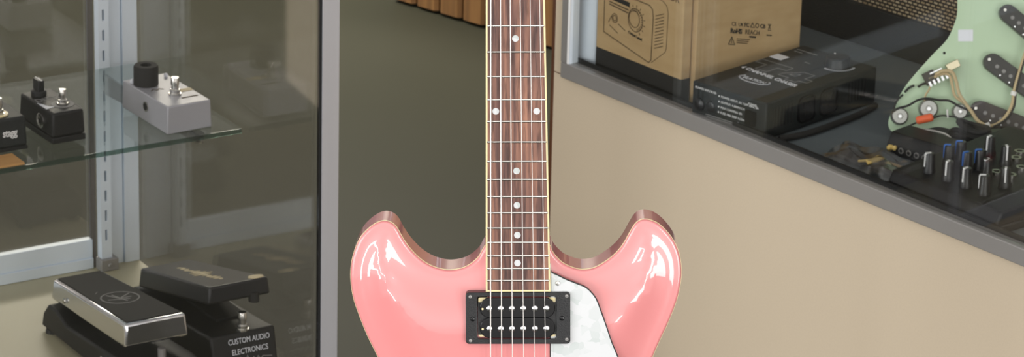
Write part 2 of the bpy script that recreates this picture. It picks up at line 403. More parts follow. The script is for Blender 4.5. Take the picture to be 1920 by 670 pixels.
strokes('printed_marks', [[(.002, -.036), (.022, -.036)]], .0024, m_ink_soft, g, (0, 0, .0344), (1, 0, 0), (0, 1, 0))
# black looper-type pedal
d = thing('effects_pedal', 'small black pedal with pointer knob, white torn sticker and round side jack', 'effects pedal', LW(-.2025, -.1985, .4302), LA+R_(1.5))
bm = new(); casing(bm, .0215, .0455, .0075, .0); fin('base_plate', bm, m_black_metal, d, bev=.001)
bm = new(); hexa(bm, [(*p, .0078) for p in tpoly(-.0213, .0213, -.0453, .0453, 0)]+[(*p, .0375) for p in tpoly(-.0213, .0213, -.0453, .0453, .0012)])
fin('body', bm, m_black_metal, d, bev=.003, seg=3)
bm = new(); lathe(bm, [(0, 0), (.0095, 0), (.0092, .006), (.008, .0075), (0, .0075)], (-.005, .0245, .0377), (0, 0, 1)); box(bm, -.0088, -.0012, .0165, .0325, .044, .0580)
kb = fin('pointer_knob', bm, m_black, d, bev=.0008)
bm = new(); box(bm, -.0056, -.0044, .0155, .0333, .0582, .0586); fin('pointer_line', bm, m_white, kb)
footswitch(d, .0055, -.018, .0382, .85)
bm = new(); lathe(bm, [(.008, 0), (.0135, 0), (.0135, .0004), (.008, .0004)], (.0055, -.018, .0377), (0, 0, 1)); fin('switch_ring', bm, m_grey_print, d)
text('lettering', 'DITTO', .0165, m_grey_print, d, (-.0180, .0015, .0378), (1, 0, 0), (0, 1, 0), xs=.78)
strokes('printed_frame', [[(-.018, -.042), (.019, -.042), (.019, -.005)]], .0005, m_grey_print, d, (0, 0, .0376), (1, 0, 0), (0, 1, 0))
bm = new(); prism(bm, [(-.0195, -.0260), (-.006, -.0215), (-.0125, -.0185), (-.0165, -.0060), (-.0195, -.001)], .0376, .0380, XY); plab(fin('torn_sticker', bm, m_label, d, smooth=False), 'torn white sticker')
bm = new(); lathe(bm, [(0, 0), (.0090, 0), (.0090, .0016), (.0074, .0024), (.005, .0024), (.0046, .0006), (0, .0006)], (-.0208, -.013, .0205), (-1, 0, 0)); jk = fin('jack', bm, m_steel, d)
bm = new(); cyl(bm, (-.0213, -.013, .0195), (-1, 0, 0), .0035, .0009); fin('jack_hole', bm, m_dark, jk)
# stagg pedal
s = thing('effects_pedal', 'charcoal pedal cut by the left edge with white lettering and steel footswitch', 'effects pedal', LW(-.2770, -.1960, .4302), LA)
bm = new(); casing(bm, .0235, .0465, .004, 0); fin('base_plate', bm, m_dark, s, bev=.0005)
bm = new(); hexa(bm, [(*p, .0042) for p in tpoly(-.0233, .0233, -.0463, .0463, 0)]+[(*p, .0400) for p in tpoly(-.0233, .0233, -.0463, .0463, .0012)])
fin('body', bm, m_t4, s, bev=.003, seg=3)
footswitch(s, -.004, -.027, .0403, .95, m_cream)
text('lettering', 'stagg', .0128, m_white, s, (-.0080, -.0466, .0185), (1, 0, 0), (0, 0, 1), bold=.0003, sp=.92, xs=.78)
bm = new(); lathe(bm, [(0, 0), (.009, 0), (.008, .012), (0, .013)], (0, .022, .0402), (0, 0, 1)); fin('knob', bm, m_black, s)
# tan wooden tag lying at the shelf front
bm = new(); box(bm, -.34, -.2795, -.2920, -.2560, .4302, .4330)
t = fin('price_tag', bm, m_wood_tag, None, bev=.0005); t.location = LO; t.rotation_euler = (0, 0, LA)
tag(t, 'flat tan wooden tag at the front edge of the glass shelf', 'tag')

# wah pedals on the deck ----------------------------------------------------
w1 = thing('wah_pedal', 'wah pedal with chrome treadle, black rubber tread and round emblem', 'wah pedal', LW(-.160, -.285, .1602), LA)
bm = new()   # base shell, side profile along y
prism(bm, [(.132, .005), (.126, .024), (.112, .039), (.088, .039), (.060, .030), (.02, .032), (-.115, .042), (-.135, .038), (-.135, .005)], -.042, .044, YZ)
fin('base', bm, m_black_metal, w1, bev=.003, seg=3)
for x in (-.034, .034):
    for y in (-.118, .116):
        bm = new(); lathe(bm, [(0, 0), (.009, 0), (.008, .0052), (0, .0052)], (x, y, 0), (0, 0, 1), 20); fin('rubber_foot', bm, m_black_rubber, w1)
def trap(yh, yf, wh, wf, zh, zf): return [(-wh, yh, zh), (-wf, yf, zf), (wf, yf, zf), (wh, yh, zh)]
tr = new()
hexa(tr, [(-.0345, .118, .0425), (-.0415, -.1035, .0605), (.0415, -.1035, .0605), (.0345, .118, .0425)] + [(-.032, .116, .0690), (-.039, -.1005, .0890), (.039, -.1005, .0890), (.032, .116, .0690)])
td = fin('treadle', tr, m_chrome, w1, bev=.0035, seg=4)
bm = new(); hexa(bm, [(-.0278, .112, .0693), (-.0352, -.095, .0884), (.0352, -.095, .0884), (.0278, .112, .0693)]+[(-.0278, .112, .0706), (-.0352, -.095, .0897), (.0352, -.095, .0897), (.0278, .112, .0706)])
rub = plab(fin('rubber_tread', bm, m_black_rubber, td, bev=.0006), 'black rubber tread')
ex = (1, 0, 0); ey = Vector((0, 1, -.0923))
c0 = (0, -.004, .08135)
lines = [[(.0225*math.cos(a*math.pi/20), .0225*math.sin(a*math.pi/20)*1.05) for a in range(41)],
         [(-.002, -.003), (-.010, .016)], [(-.002, -.003), (.016, .010)], [(-.016, -.002), (.008, -.010)], [(-.002, -.003), (.013, -.003)], [(.002, -.016), (-.004, .014)]]
strokes('round_emblem', lines, .0017, m_grey_print, rub, c0, ex, ey)
strokes('scratch', [[(-.018, .030), (-.013, .036)]], .0006, m_grey_print, rub, c0, ex, ey)
bm = new(); lathe(bm, [(0, 0), (.0035, 0), (.003, .0015), (0, .002)], (-.0365, .075, .056), (-1, 0, 0), 16); fin('pivot_screw', bm, m_steel, w1)
bm = new(); lathe(bm, [(0, 0), (.0085, 0), (.0085, .003), (.006, .0045), (.0045, .0045), (.0045, .002), (0, .002)], (-.0418, -.048, .0225), (-1, 0, 0), 6)
jk = fin('jack', bm, m_steel, w1, smooth=False)
bm = new(); cyl(bm, (-.0435, -.048, .0225), (-1, 0, 0), .0042, .0013); fin('jack_hole', bm, m_dark, jk)
bm = new(); lathe(bm, [(0, 0), (.0034, 0), (.003, .0018), (0, .0022)], (-.0418, -.088, .027), (-1, 0, 0), 16); fin('side_screw', bm, m_steel, w1)
strokes('printed_marks', [[(0, 0), (.012, 0)]], .0030, m_white, w1, (-.0424, -.062, .0185), (0, -1, 0), (0, 0, 1))
bm = new(); lathe(bm, [(0, 0), (.005, 0), (.005, .016), (0, .016)], (.006, -.104, .0365), (0, 0, 1), 16); fin('bumper', bm, m_alu_grey, w1)
bm = new(); lathe(bm, [(0, 0), (.0022, 0), (.0018, .001), (0, .0012)], (.014, -.1352, .0335), (0, -1, 0), 14); fin('front_screw', bm, m_steel, w1)
bm = new(); lathe(bm, [(0, 0), (.007, 0), (.007, .003), (0, .003)], (-.0016, -.1352, .0215), (0, -1, 0), 20); plab(fin('front_button', bm, m_red, w1), 'red button')

w2 = thing('wah_pedal', 'all black wah pedal with cream waveform print and small footswitch', 'wah pedal', LW(-.0430, -.271, .1602), LA)
bm = new()
prism(bm, [(.122, .005), (.118, .030), (.105, .0375), (.02, .038), (-.075, .044), (-.1065, .0475), (-.116, .005)], -.0425, .0435, YZ)
fin('base', bm, m_black_metal, w2, bev=.003, seg=3)
for x in (-.034, .034):
    for y in (-.100, .108):
        bm = new(); lathe(bm, [(0, 0), (.009, 0), (.008, .0052), (0, .0052)], (x, y, 0), (0, 0, 1), 20); fin('rubber_foot', bm, m_black_rubber, w2)
bm = new()
hexa(bm, [(-.037, .100, .0385), (-.0425, -.1015, .087), (.0405, -.1015, .087), (.034, .100, .0385)]+[(-.035, .098, .0635), (-.0395, -.0985, .1080), (.0385, -.0985, .1080), (.032, .098, .0635)])
td = fin('treadle', bm, m_black, w2, bev=.003, seg=4)
ey = Vector((0, 1, -.2265)); nn = Vector((1, 0, 0)).cross(ey.normalized())
wave = [(-.060, 0), (-.052, .0035), (-.046, -.002), (-.040, .003), (-.034, -.003), (-.026, .001), (-.020, .0), (-.016, .006), (-.011, -.007), (-.006, .009), (-.002, -.008), (.003, .013), (.008, -.010), (.013, .006), (.018, -.004), (.024, .002), (.030, -.004), (.034, .004), (.038, -.004), (.042, .005), (.047, -.003), (.052, .002), (.058, 0)]
strokes('waveform_print', [[(v, -u) for u, v in wave]], .0042, m_cream_print, td, (-.0045, -.0045, .0868), (1, 0, 0), ey)
bm = new(); lathe(bm, [(0, 0), (.0095, 0), (.009, .0014), (0, .0016)], (.0275, -.088, .1057), nn, 24); plab(fin('cream_spot', bm, m_cream_print, td), 'cream round spot')
bm = new(); lathe(bm, [(0, 0), (.0065, 0), (.0065, .012), (0, .012)], (.020, -.098, .080), (0, 0, 1), 18); fin('bumper', bm, m_black_rubber, td)
bm = new(); box(bm, -.008, .032, -.055, .03, .0415, .0455); fin('rack_opening', bm, m_dark, w2)
footswitch(w2, .004, -.099, .0466, 1.05)
fy = Vector((0, .0095, .0425)).normalized()
text('lettering', 'CUSTOM AUDIO', .0094, m_label, w2, (.0075, -.1100, .0345), (1, 0, 0), fy, 'CENTER', xs=.78)
text('lettering', 'ELECTRONICS', .0094, m_label, w2, (.0075, -.1130, .0220), (1, 0, 0), fy, 'CENTER', xs=.80)
strokes('waveform_logo', [[(-.026, 0), (-.018, 0), (-.015, .005), (-.010, -.006), (-.006, .006), (-.002, -.004), (.002, .003), (.005, -.003), (.008, .003), (.011, -.002), (.014, .002), (.026, 0)]], .0009, m_grey_print, w2, (.0095, -.1145, .0130), (1, 0, 0), fy)
# ring shaped thing whose top shows at the bottom left
bm = new(); lathe(bm, [(0, 0), (.017, 0), (.018, .010), (.0165, .018), (.011, .0185), (.010, .014), (0, .014)], LW(-.262, -.300, .1602), (0, 0, 1), 32)
tag(fin('control_knob', bm, m_black_rubber), 'black round knob lying on the cream deck at the bottom left', 'knob')

# ------------------------------------------------------------------ right display counter
RO = Vector((.061, 4.506, 0)); RA = R_(-50.8)
def RW(x, y, z=0):
    return Vector((RO.x+x*math.cos(RA)-y*math.sin(RA), RO.y+x*math.sin(RA)+y*math.cos(RA), z))
ctr = thing('display_counter', 'beige laminate shop counter with framed glass window on the right', 'display counter', RO, RA)
CX1, CD, CT = 1.75, .66, .98
bm = new(); box(bm, -.0215, CX1, .004, .02, 0, .400); box(bm, -.0215, .0, .004, .02, .4004, CT)
plab(fin('front_panel', bm, m_beige, ctr, smooth=False), 'beige laminate panel')
bm = new(); box(bm, -.0270, -.0217, .003, .021, 0, CT); plab(fin('edge_band', bm, m_edge, ctr, bev=.0008), 'brown wooden edge')
bm = new(); box(bm, -.0217, .0, .0036, .0040, .3998, .4008); fin('panel_seam', bm, m_edge, ctr, smooth=False)
bm = new(); box(bm, -.0215, -.004, .0205, CD, 0, CT); fin('side_panel', bm, m_beige, ctr, smooth=False)
bm = new(); box(bm, CX1-.018, CX1, .0205, CD, 0, CT); fin('side_panel', bm, m_beige, ctr, smooth=False)
bm = new(); box(bm, -.004, CX1-.018, .0205, CD, .392, .412); plab(fin('display_deck', bm, m_deck_r, ctr, smooth=False), 'grey felt deck')
bm = new(); box(bm, -.004, CX1-.018, CD-.012, CD, .412, CT); fin('back_panel', bm, m_beige, ctr, smooth=False)
bm = new()
box(bm, 0, CX1, -.004, .012, .3998, .4205); fin('bottom_rail', bm, m_alu_grey, ctr, bev=.0012)
bm = new(); box(bm, 0, .0120, -.004, .012, .4207, CT); fin('left_stile', bm, m_alu_grey, ctr, bev=.0008)
bm = new(); box(bm, .0122, .0152, -.0022, .012, .4207, CT); fin('inner_return', bm, m_alu_blue, ctr)
bm = new(); box(bm, .0122, .0155, -.0044, -.0024, .4207, CT); plab(fin('highlight_strip', bm, m_white, ctr, bev=.0006), 'metal strip with painted white highlight')  # plain white colour stands in for the highlight along the frame
bm = new(); prism(bm, [(-.004, .022), (.0155, .022), (.0290, .030), (.0300, .034), (.0160, .036), (-.004, .036)], .4122, CT, XY); fin('inner_channel', bm, m_alu_blue, ctr, bev=.001)
bm = new(); box(bm, 0, CX1, .0125, .0165, .4125, .425); fin('glazing_gasket', bm, m_dark, ctr)
bm = new(); box(bm, .0157, CX1-.02, .002, .006, .4207, CT); fin('front_glass', bm, m_glass, ctr, smooth=False)
bm = new(); box(bm, -.0215, CX1, .004, CD, CT, CT+.008); fin('top_glass', bm, m_glass, ctr, smooth=False)

# cartons -------------------------------------------------------------------
def zd(x, y): return RW(x, y, .4124)
c1 = thing('cardboard_box', 'slim brown carton with black bottom band and printed amplifier drawing', 'cardboard box', zd(.1180, .0245), RA)
X0b, X1b, YB = -.0835, .0795, .0
bm = new(); box(bm, X0b, X1b, YB, YB+.0155, 0, .30); fin('carton', bm, m_card, c1, bev=.0018, seg=3)
bm = new(); box(bm, X0b-.0001, X1b+.0002, YB-.0003, YB+.0157, 0, .0335); plab(fin('black_band', bm, m_ink, c1, bev=.0018, seg=3), 'black printed band')
FX, FZ = (1, 0, 0), (0, 0, 1); FO = (0, YB-.0001, 0)
L = []
x0 = -.0690
L.append([(x0+.002, .1150), (x0, .111), (x0, .0560), (.0190, .0385), (.0230, .0430), (.0245, .1000), (.0225, .1085), (.0170, .1125), (x0+.002, .1150)])
sd = [(.0240, .0400), (.0490, .0600), (.0510, .0660), (.0520, .1120), (.0490, .1200), (.0420, .1240), (-.020, .1360)]
strokes('device_outline', L, .0012, m_ink_soft, c1, FO, FX, FZ); strokes('device_outline', [sd], .0007, m_ink_soft, c1, FO, FX, FZ)
dx, dz = -.0090, .0865
ring = lambda r, cx, cz, n=28: [(cx+r*.92*math.cos(2*math.pi*i/n), cz+r*math.sin(2*math.pi*i/n)) for i in range(n+1)]
strokes('dial_drawing', [ring(.0150, dx, dz), ring(.0108, dx-.0022, dz+.001)] + [[(dx+.0165*math.cos(a), dz+.017*math.sin(a)), (dx+.0185*math.cos(a), dz+.0195*math.sin(a))] for a in [R_(-60+k*24) for k in range(9)]] + [[(dx+.0112*math.cos(a), dz+.0112*math.sin(a)), (dx+.0145*math.cos(a), dz+.015*math.sin(a))] for a in [R_(-70+k*14) for k in range(14)]], .0009, m_ink_soft, c1, FO, FX, FZ)
strokes('switch_drawing', [ring(.0058, -.0485, .0790), ring(.0035, -.0485, .0790), [(-.058, .0675), (-.042, .061)], [(-.041, .073), (-.028, .068)], [(-.060, .071), (-.055, .080)]], .0009, m_ink_soft, c1, FO, FX, FZ)
strokes('vent_drawing', [[(.0290, .0600+k*.0042), (.0440, .0665+k*.0042)] for k in range(11)], .0010, m_ink_soft, c1, FO, FX, FZ)
text('lettering', 'Output Level', .0050, m_ink, c1, (-.0220, YB-.0001, .0665), (1, 0, -.14), FZ, bold=.0002)
strokes('text_block', [[(-.0590, .1050), (-.0230, .1035)]], .0060, m_ink, c1, FO, FX, FZ)
strokes('text_block', [[(-.0590, .0982), (-.0230, .0962)], [(-.0590, .0948), (-.0240, .0922)]], .0016, m_ink_soft, c1, FO, FX, FZ)
text('lettering', 'ATTENUATOR', .0140, m_ink_soft, c1, (.0715, YB-.0001, .1290), (1, 0, 0), FZ, 'RIGHT', xs=.92)
c2 = thing('cardboard_box', 'plain brown carton with small black conformity marks, behind the printed one', 'cardboard box', zd(.2045, .0415), RA)
bm = new(); box(bm, -.16, .0, .0, .176, 0, .31); fin('carton', bm, m_card, c2, bev=.0012)
SZ = Vector((0, 0, 1)); TX = Vector((0, 1, -.245)); OX = .0002
def bz(y, z): return (OX, y, z-(y-.05)*.245)
text('lettering', 'RoHS', .0086, m_ink, c2, bz(.0560, .0835), TX, SZ, bold=.0004)
text('lettering', 'REACH', .0086, m_ink, c2, bz(.0810, .0835), TX, SZ, xs=.92)
text('lettering', 'CE', .0072, m_ink, c2, bz(.0575, .0930), TX, SZ)
text('lettering', 'UK', .0066, m_ink, c2, bz(.0690, .0930), TX, SZ)
text('lettering', 'FC', .0072, m_ink, c2, bz(.0790, .0930), TX, SZ, bold=.0002)
text('lettering', 'CB', .0072, m_ink, c2, bz(.1060, .0930), TX, SZ, bold=.0002)
MO = bz(.05, .0930)
strokes('marks', [[(.0405, 0), (.0440, .0058), (.0475, 0), (.0405, 0)], ring(.0028, .0520, .0028, 14), [(.0715, .0055), (.0765, .0055)], [(.0720, .0055), (.0755, .0)], [(.0758, .0055), (.0722, .0)], [(.0715, -.0020), (.0768, -.0020)]], .0009, m_ink, c2, MO, TX, SZ)
strokes('underline', [[(.0700, -.0085), (.0780, -.0085)]], .0016, m_ink, c2, MO, TX, SZ)
strokes('warning_triangle', [[(.0035, -.0245), (.0090, -.0145), (.0145, -.0245), (.0035, -.0245)], [(.0090, -.0180), (.0090, -.0225)]], .0010, m_ink, c2, MO, TX, SZ)
strokes('text_block', [[(.018, -.0165), (.040, -.0165)], [(.018, -.0190), (.038, -.0190)], [(.018, -.0215), (.036, -.0215)]], .0011, m_ink_soft, c2, MO, TX, SZ)
strokes('text_block', [[(.040, -.0125), (.050, -.0125)]], .0022, m_ink, c2, MO, TX, SZ)

# dimmer pack ---------------------------------------------------------------
t4 = thing('lighting_controller', 'charcoal metal light chaser box with vents and printed top beside the cartons', 'lighting controller', zd(.2876, .1162), RA+R_(7.2))
hx, hy, hz = .0594, .1050, .0480
bm = new(); box(bm, -hx, hx, -hy, hy, .0015, hz); fin('case', bm, m_t4, t4, bev=.0022, seg=3)
for x in (-.045, .045):
    for y in (-.085, .085):
        bm = new(); cyl(bm, (x, y, 0), (0, 0, 1), .006, .002, seg=16); fin('rubber_foot', bm, m_black_rubber, t4)
def slot_row(y0, n):
    for k in range(n):
        bm = new(); box(bm, hx-.0004, hx+.0003, y0+k*.0062, y0+k*.0062+.0026, .013, .0385); fin('vent_slot', bm, m_dark, t4, smooth=False)
slot_row(-.090, 6); slot_row(.050, 6)
for cy, cz in ((-.030, .0245), (.012, .0245)):
    bm = new(); P = rrect(cy-.0165, cy+.0165, cz-.017, cz+.017, .009)
    Q = rrect(cy-.0145, cy+.0145, cz-.015, cz+.015, .0075)
    ringprism(bm, P, Q, hx-.0004, hx+.0022, YZ); sk = fin('outlet', bm, m_black_gloss, t4)
    bm = new(); prism(bm, Q, hx-.0003, hx+.0006, YZ); fin('outlet_face', bm, m_black, sk)
    for a, b in ((-.006, .005), (.006, .005), (0, -.006)):
        bm = new(); box(bm, hx+.0004, hx+.0010, cy+a-.0012, cy+a+.0012, cz+b-.0035, cz+b+.0035); fin('pin_slot', bm, m_dark, sk)
TZ = hz+.0001
# top printing reads along +x, seen from the near side
text('lettering', '4 CHANNEL CHASER', .0118, m_label, t4, (-.0535, -.0235, TZ), (1, -.09, 0), (0, 1, 0), xs=.86, bold=.0002)
strokes('model_outline', [[(-.056, .022), (-.006, .022), (-.006, .0085), (-.0200, .0085), (-.0200, -.013), (-.038, -.013), (-.038, .0085), (-.056, .0085), (-.056, .022)],
    [(.030, -.0175), (.030, -.0105), (.042, -.0105), (.042, .001), (.030, .001), (.030, .020), (.014, .020), (-.003, -.002), (-.003, -.0105), (.014, -.0105), (.014, -.0175), (.030, -.0175)], [(.016, .0), (.016, .0110), (.006, .0), (.016, .0)]], .0008, m_grey_print, t4, (0, 0, TZ), (1, 0, 0), (0, 1, 0))
strokes('oval_logo', [[(.0225*math.cos(R_(a)), .0105*math.sin(R_(a))) for a in range(150, 391, 12)]], .0024, m_label, t4, (-.009, -.048, TZ), (1, 0, 0), (0, 1, 0))
text('lettering', 'ELATION', .0105, m_label, t4, (-.009, -.0515, TZ), (1, 0, 0), (0, 1, 0), 'CENTER', xs=.8)
bm = new(); box(bm, -.0565, -.0380, .036, .052, hz, hz+.0005); plab(fin('price_sticker', bm, m_label, t4, smooth=False), 'small white sticker')
DX, DY = .0240, .0720
bm = new(); lathe(bm, [(0, 0), (.0165, 0), (.0150, .011), (.0138, .012), (0, .012)], (DX, DY, hz), (0, 0, 1), 32); kb = fin('dial', bm, m_black, t4)
bm = new(); lathe(bm, [(0, .0), (.0012, 0), (.001, .0006), (0, .0008)], (DX-.0105, DY+.006, hz+.012), (0, 0, 1), 10); fin('pointer_dot', bm, m_white, kb)
strokes('dial_scale', [[(.0205*math.cos(R_(a)), .0205*math.sin(R_(a))) for a in range(-100, 21, 10)]], .0032, m_label, t4, (DX, DY, TZ), (1, 0, 0), (0, 1, 0))
for ln in ([(-.052, .085), (-.021, .085)], [(-.050, .077), (-.038, .077)], [(-.012, .052), (-.005, .052)]): strokes('control_print', [ln], .0014, m_grey_print, t4, (0, 0, TZ), (1, 0, 0), (0, 1, 0))
# front printing
FY = -hy-.0001
text('lettering', 'POWER INPUT', .0040, m_white, t4, (-.0545, FY, .0395), (1, 0, 0), FZ)
text('lettering', 'FUSE', .0040, m_white, t4, (-.029, FY, .0395), (1, 0, 0), FZ)
text('lettering', 'POWER', .0040, m_white, t4, (.030, FY, .0395), (1, 0, 0), FZ)
for k, tt in enumerate(('POWER INPUT: AC 120V 60Hz, 8A', 'OUTPUT: 4-800W/CH', 'MAX LOADING: 8A', 'FUSE: F8A 250V 5x20mm')):
    text('lettering', tt, .0040, m_white, t4, (-.0130, FY, .0372-k*.0068), (1, 0, 0), FZ)
    bm = new(); cyl(bm, (-.0160, FY+.0002, .0386-k*.0068), (0, -1, 0), .0011, .0003, seg=12); fin('bullet', bm, m_white, t4)
strokes('small_print', [[(-.036+k*.0015, .0105-k*.0022), (.0075, .0105-k*.0022)] for k in range(5)], .0008, m_grey_print, t4, (0, FY, 0), FX, FZ)
bm = new(); prism(bm, [(.0110, .0035), (.0205, .0035), (.01575, .0135)], FY-.0003, FY+.0001, XZ); fin('warning_triangle', bm, m_label, t4, smooth=False)
strokes('small_print', [[(.030, .0045), (.037, .0045)], [(.043, .0045), (.051, .0045)]], .0016, m_grey_print, t4, (0, FY, 0), FX, FZ)
bm = new(); lathe(bm, [(0, 0), (.0070, 0), (.0068, .002), (.005, .003), (0, .003)], (-.0285, FY+.0002, .0220), (0, -1, 0)); fin('fuse_cap', bm, m_black, t4)
bm = new(); lathe(bm, [(0, 0), (.0085, 0), (.0080, .002), (.005, .004), (0, .0045)], (-.0470, FY+.0002, .0200), (0, -1, 0)); fin('power_gland', bm, m_black, t4)
bm = new(); prism(bm, rrect(.028, .044, .014, .033, .002), FY-.003, FY+.0002, XZ); fin('rocker_switch', bm, m_black_gloss, t4)
# round base / coiled mains cable beside it
bm = new()
tube(bm, catmull([RW(.347, .215, .4166), RW(.362, .17, .4166), RW(.371, .12, .4166), RW(.376, .08, .4166), RW(.375, .05, .4166), RW(.371, .032, .4166)], 6), .0040, 10)
tag(fin('mains_cable', bm, m_black_rubber), 'black cable lying along the vented side of the charcoal light chaser', 'cable')

# guitar amplifier at the back ---------------------------------------------
am = thing('guitar_amplifier', 'black guitar amplifier with woven silver grille cloth at the back of the counter', 'amplifier', zd(.22, .383), RA+R_(4))
bm = new(); AX0, AX1 = -.25, .33
box(bm, AX0, AX1, .012, .19, 0, .36); box(bm, AX0, AX1, .0, .012, 0, .053); box(bm, AX0, AX0+.02, .0, .012, .053, .36); box(bm, AX1-.02, AX1, 0, .012, .053, .36); box(bm, AX0+.02, AX1-.02, 0, .012, .34, .36)
fin('cabinet', bm, mat('black_tolex', (.014, .014, .016), .6, bump=(500, .8)), am, smooth=False)
bm = new(); box(bm, AX0+.02, AX1-.02, .007, .0118, .0535, .3395); plab(fin('grille_cloth', bm, m_grille, am, smooth=False), 'salt and pepper woven cloth')

# mint pickguard, wiring side out ------------------------------------------
PGo = Vector((.468, 4.262, .4225))
PM = Matrix((CR, F0, CU)).transposed().to_4x4(); PM.translation = PGo
pg = thing('pickguard', 'mint green guitar pickguard leaning with wiring and pickups on its back', 'pickguard', mw=PM)
def P(x, y): return ((x-1690)/1556, (250-y)/1556)
out = [P(*q) for q in [(1797, -40), (1797, 10), (1796, 32), (1789, 55), (1776, 80), (1752, 105), (1722, 138), (1698, 168), (1680, 200), (1669, 225), (1667, 240), (1673, 251), (1688, 257), (1706, 258), (1724, 254), (1740, 247), (1758, 243), (1775, 245), (1795, 252), (1815, 258), (1838, 264), (1862, 267), (1885, 270), (1905, 276), (1925, 286), (1950, 292), (1985, 285), (2020, 262), (2040, 200), (2030, 100), (2010, -40), (1960, -75), (1850, -75), (1805, -65)]]
out = [(v.x, v.y) for v in catmull([(a, b, 0) for a, b in out], 4, True)]
bm = new(); prism(bm, out, 0, .0022, XZ); fin('plate', bm, m_mint, pg, smooth=False)
bm = new(); box(bm, *[P(1798, 0)[0], P(1826, 0)[0]], -.0006, -.0001, P(0, 82)[1], P(0, 60)[1]); plab(fin('price_sticker', bm, m_label, pg, smooth=False), 'white price sticker')
for q in ((1772, 104), (1815, 252), (1900, 22)):
    bm = new(); cyl(bm, (P(*q)[0], -.0001, P(*q)[1]), (0, -1, 0), .0017, .0002, seg=14); fin('screw_hole', bm, m_dark, pg)
def pickup(ax, ay, ang, ln, wd, m, lab):
    x, zc = P(ax, ay); a = R_(ang); X = Vector((math.cos(a), 0, -math.sin(a))); Zd = Vector((math.sin(a), 0, math.cos(a)))
    bm = new(); pts = []
    for k in range(9):
        t = R_(90+180*k/8); pts.append((wd+wd*math.cos(t)*1.1, wd*math.sin(t)))
    for k in range(9):
        t = R_(-90+180*k/8); pts.append((ln-wd+wd*math.cos(t)*1.1, wd*math.sin(t)))
    mp = lambda u, v, w: tuple(Vector((x, w, zc))+X*u+Zd*v)
    prism(bm, pts, -.014, -.0001, mp); pu = plab(fin('pickup', bm, m, pg, bev=.0006), lab)
    bm = new(); cyl(bm, Vector((x, -.014, zc))+X*.004, (0, -1, 0), .0019, .004, seg=12); fin('mounting_screw', bm, m_steel, pu)
    for k in range(6):
        bm = new(); cyl(bm, Vector((x, -.0141, zc))+X*(.017+k*.0100)-Zd*.001, (0, -1, 0), .0024, .0006, seg=12); fin('magnet', bm, m_grey_print, pu)
    for u, v in ((.026, -.0075), (.040, -.0080)):
        bm = new(); lathe(bm, [(0, 0), (.0016, 0), (.001, .0012), (0, .0015)], Vector((x, -.0141, zc))+X*u+Zd*v, (0, -1, 0), 10); fin('solder_joint', bm, m_chrome, pu)
pickup(1878, 20, 40, .084, .0105, m_black, 'black coil')
pickup(1848, 113, 36, .084, .0110, m_black, 'black coil')
pickup(1822, 206, 21, .090, .0115, m_brown_plastic, 'dark brown coil')
def pot(x, y, r, lab):
    X_, Z_ = P(x, y); r = r/1556
    bm = new(); lathe(bm, [(0, .011), (r*.30, .011), (r*.34, .0118), (r*.80, .0118), (r*.93, .0105), (r, .0085), (r, 0), (0, 0)], (X_, -.0001, Z_), (0, -1, 0), 36)
    po = fin('potentiometer', bm, m_can, pg)
    bm = new(); cyl(bm, (X_, -.0111, Z_), (0, -1, 0), r*.18, .0012, seg=18); fin('shaft_rivet', bm, m_chrome, po)
    return po
pot(1687, 223, 16.5, ''); pot(1741, 209, 18.5, ''); pot(1800, 214, 15, '')
bm = new(); X_, Z_ = P(1733, 227)
lathe(bm, [(0, 0), (.0035, 0), (.0050, .002), (.0050, .0185), (.0035, .0205), (0, .0205)], (X_-.0105, -.0160, Z_-.003), (1, 0, .22), 18); plab(fin('capacitor', bm, m_orange, pg), 'orange capacitor')
# blade switch
bm = new(); A = Vector((P(1738, 150)[0], -.010, P(1738, 150)[1])); B_ = Vector((P(1796, 122)[0], -.010, P(1796, 122)[1]))
dd = (B_-A).normalized(); nz = Vector((-dd.z, 0, dd.x))
def slab(bm, u0, u1, v0, v1, w0, w1):
    hexa(bm, [tuple(A+dd*u+nz*v+Vector((0, w, 0))) for u, v, w in ((u0, v0, w0), (u1, v0, w0), (u1, v1, w0), (u0, v1, w0), (u0, v0, w1), (u1, v0, w1), (u1, v1, w1), (u0, v1, w1))])
slab(bm, .0, .030, -.0045, -.001, .003, -.004); slab(bm, .026, .042, -.005, .004, .008, -.006); sw_ = fin('blade_switch', bm, mat('brass_plate', (.62, .56, .40), .3, .9), pg, bev=.0005)
bm = new(); slab(bm, -.004, .010, -.010, .006, .008, -.004); fin('switch_wafer', bm, mat('dark_fibre', (.05, .045, .04), .6), sw_, bev=.0006)
bm = new()
for k in range(5): slab(bm, -.002+k*.0055, .0008+k*.0055, -.012, -.006, -.002, -.005)
slab(bm, .004, .020, .0015, .0032, -.003, -.006)
fin('switch_lugs', bm, m_chrome, sw_)
def wire(name, pts, r, m, h=-.012):
    bm = new(); q = catmull([(P(a, b)[0], (c if c is not None else h), P(a, b)[1]) for a, b, c in [(*p, None) if len(p) == 2 else p for p in pts]], 6)
    tube(bm, q, r, 8); return fin(name, bm, m, pg)
wire('tan_lead', [(1752, 146), (1765, 139), (1782, 140), (1790, 155), (1796, 180), (1806, 196), (1820, 215), (1832, 232), (1850, 241), (1868, 238), (1885, 222), (1896, 200), (1900, 175), (1908, 145), (1922, 100), (1930, 70)], .0022, m_tan_wire, -.018)
wire('tan_lead', [(1750, 150), (1766, 144), (1779, 147), (1784, 165), (1790, 186), (1812, 203), (1824, 222), (1838, 240), (1852, 244)], .0018, m_tan_wire, -.016)
wire('tan_lead', [(1748, 152), (1742, 172), (1735, 184), (1733, 198)], .0012, m_tan_wire, -.010)
wire('black_lead', [(1860, 243), (1884, 229), (1899, 206), (1903, 176), (1912, 140), (1926, 96)], .0012, m_black_wire, -.020)
wire('black_lead', [(1672, 215), (1684, 208), (1702, 203), (1720, 193), (1738, 190), (1760, 193), (1778, 194), (1795, 203), (1815, 212)], .0014, m_black_wire, -.0145)
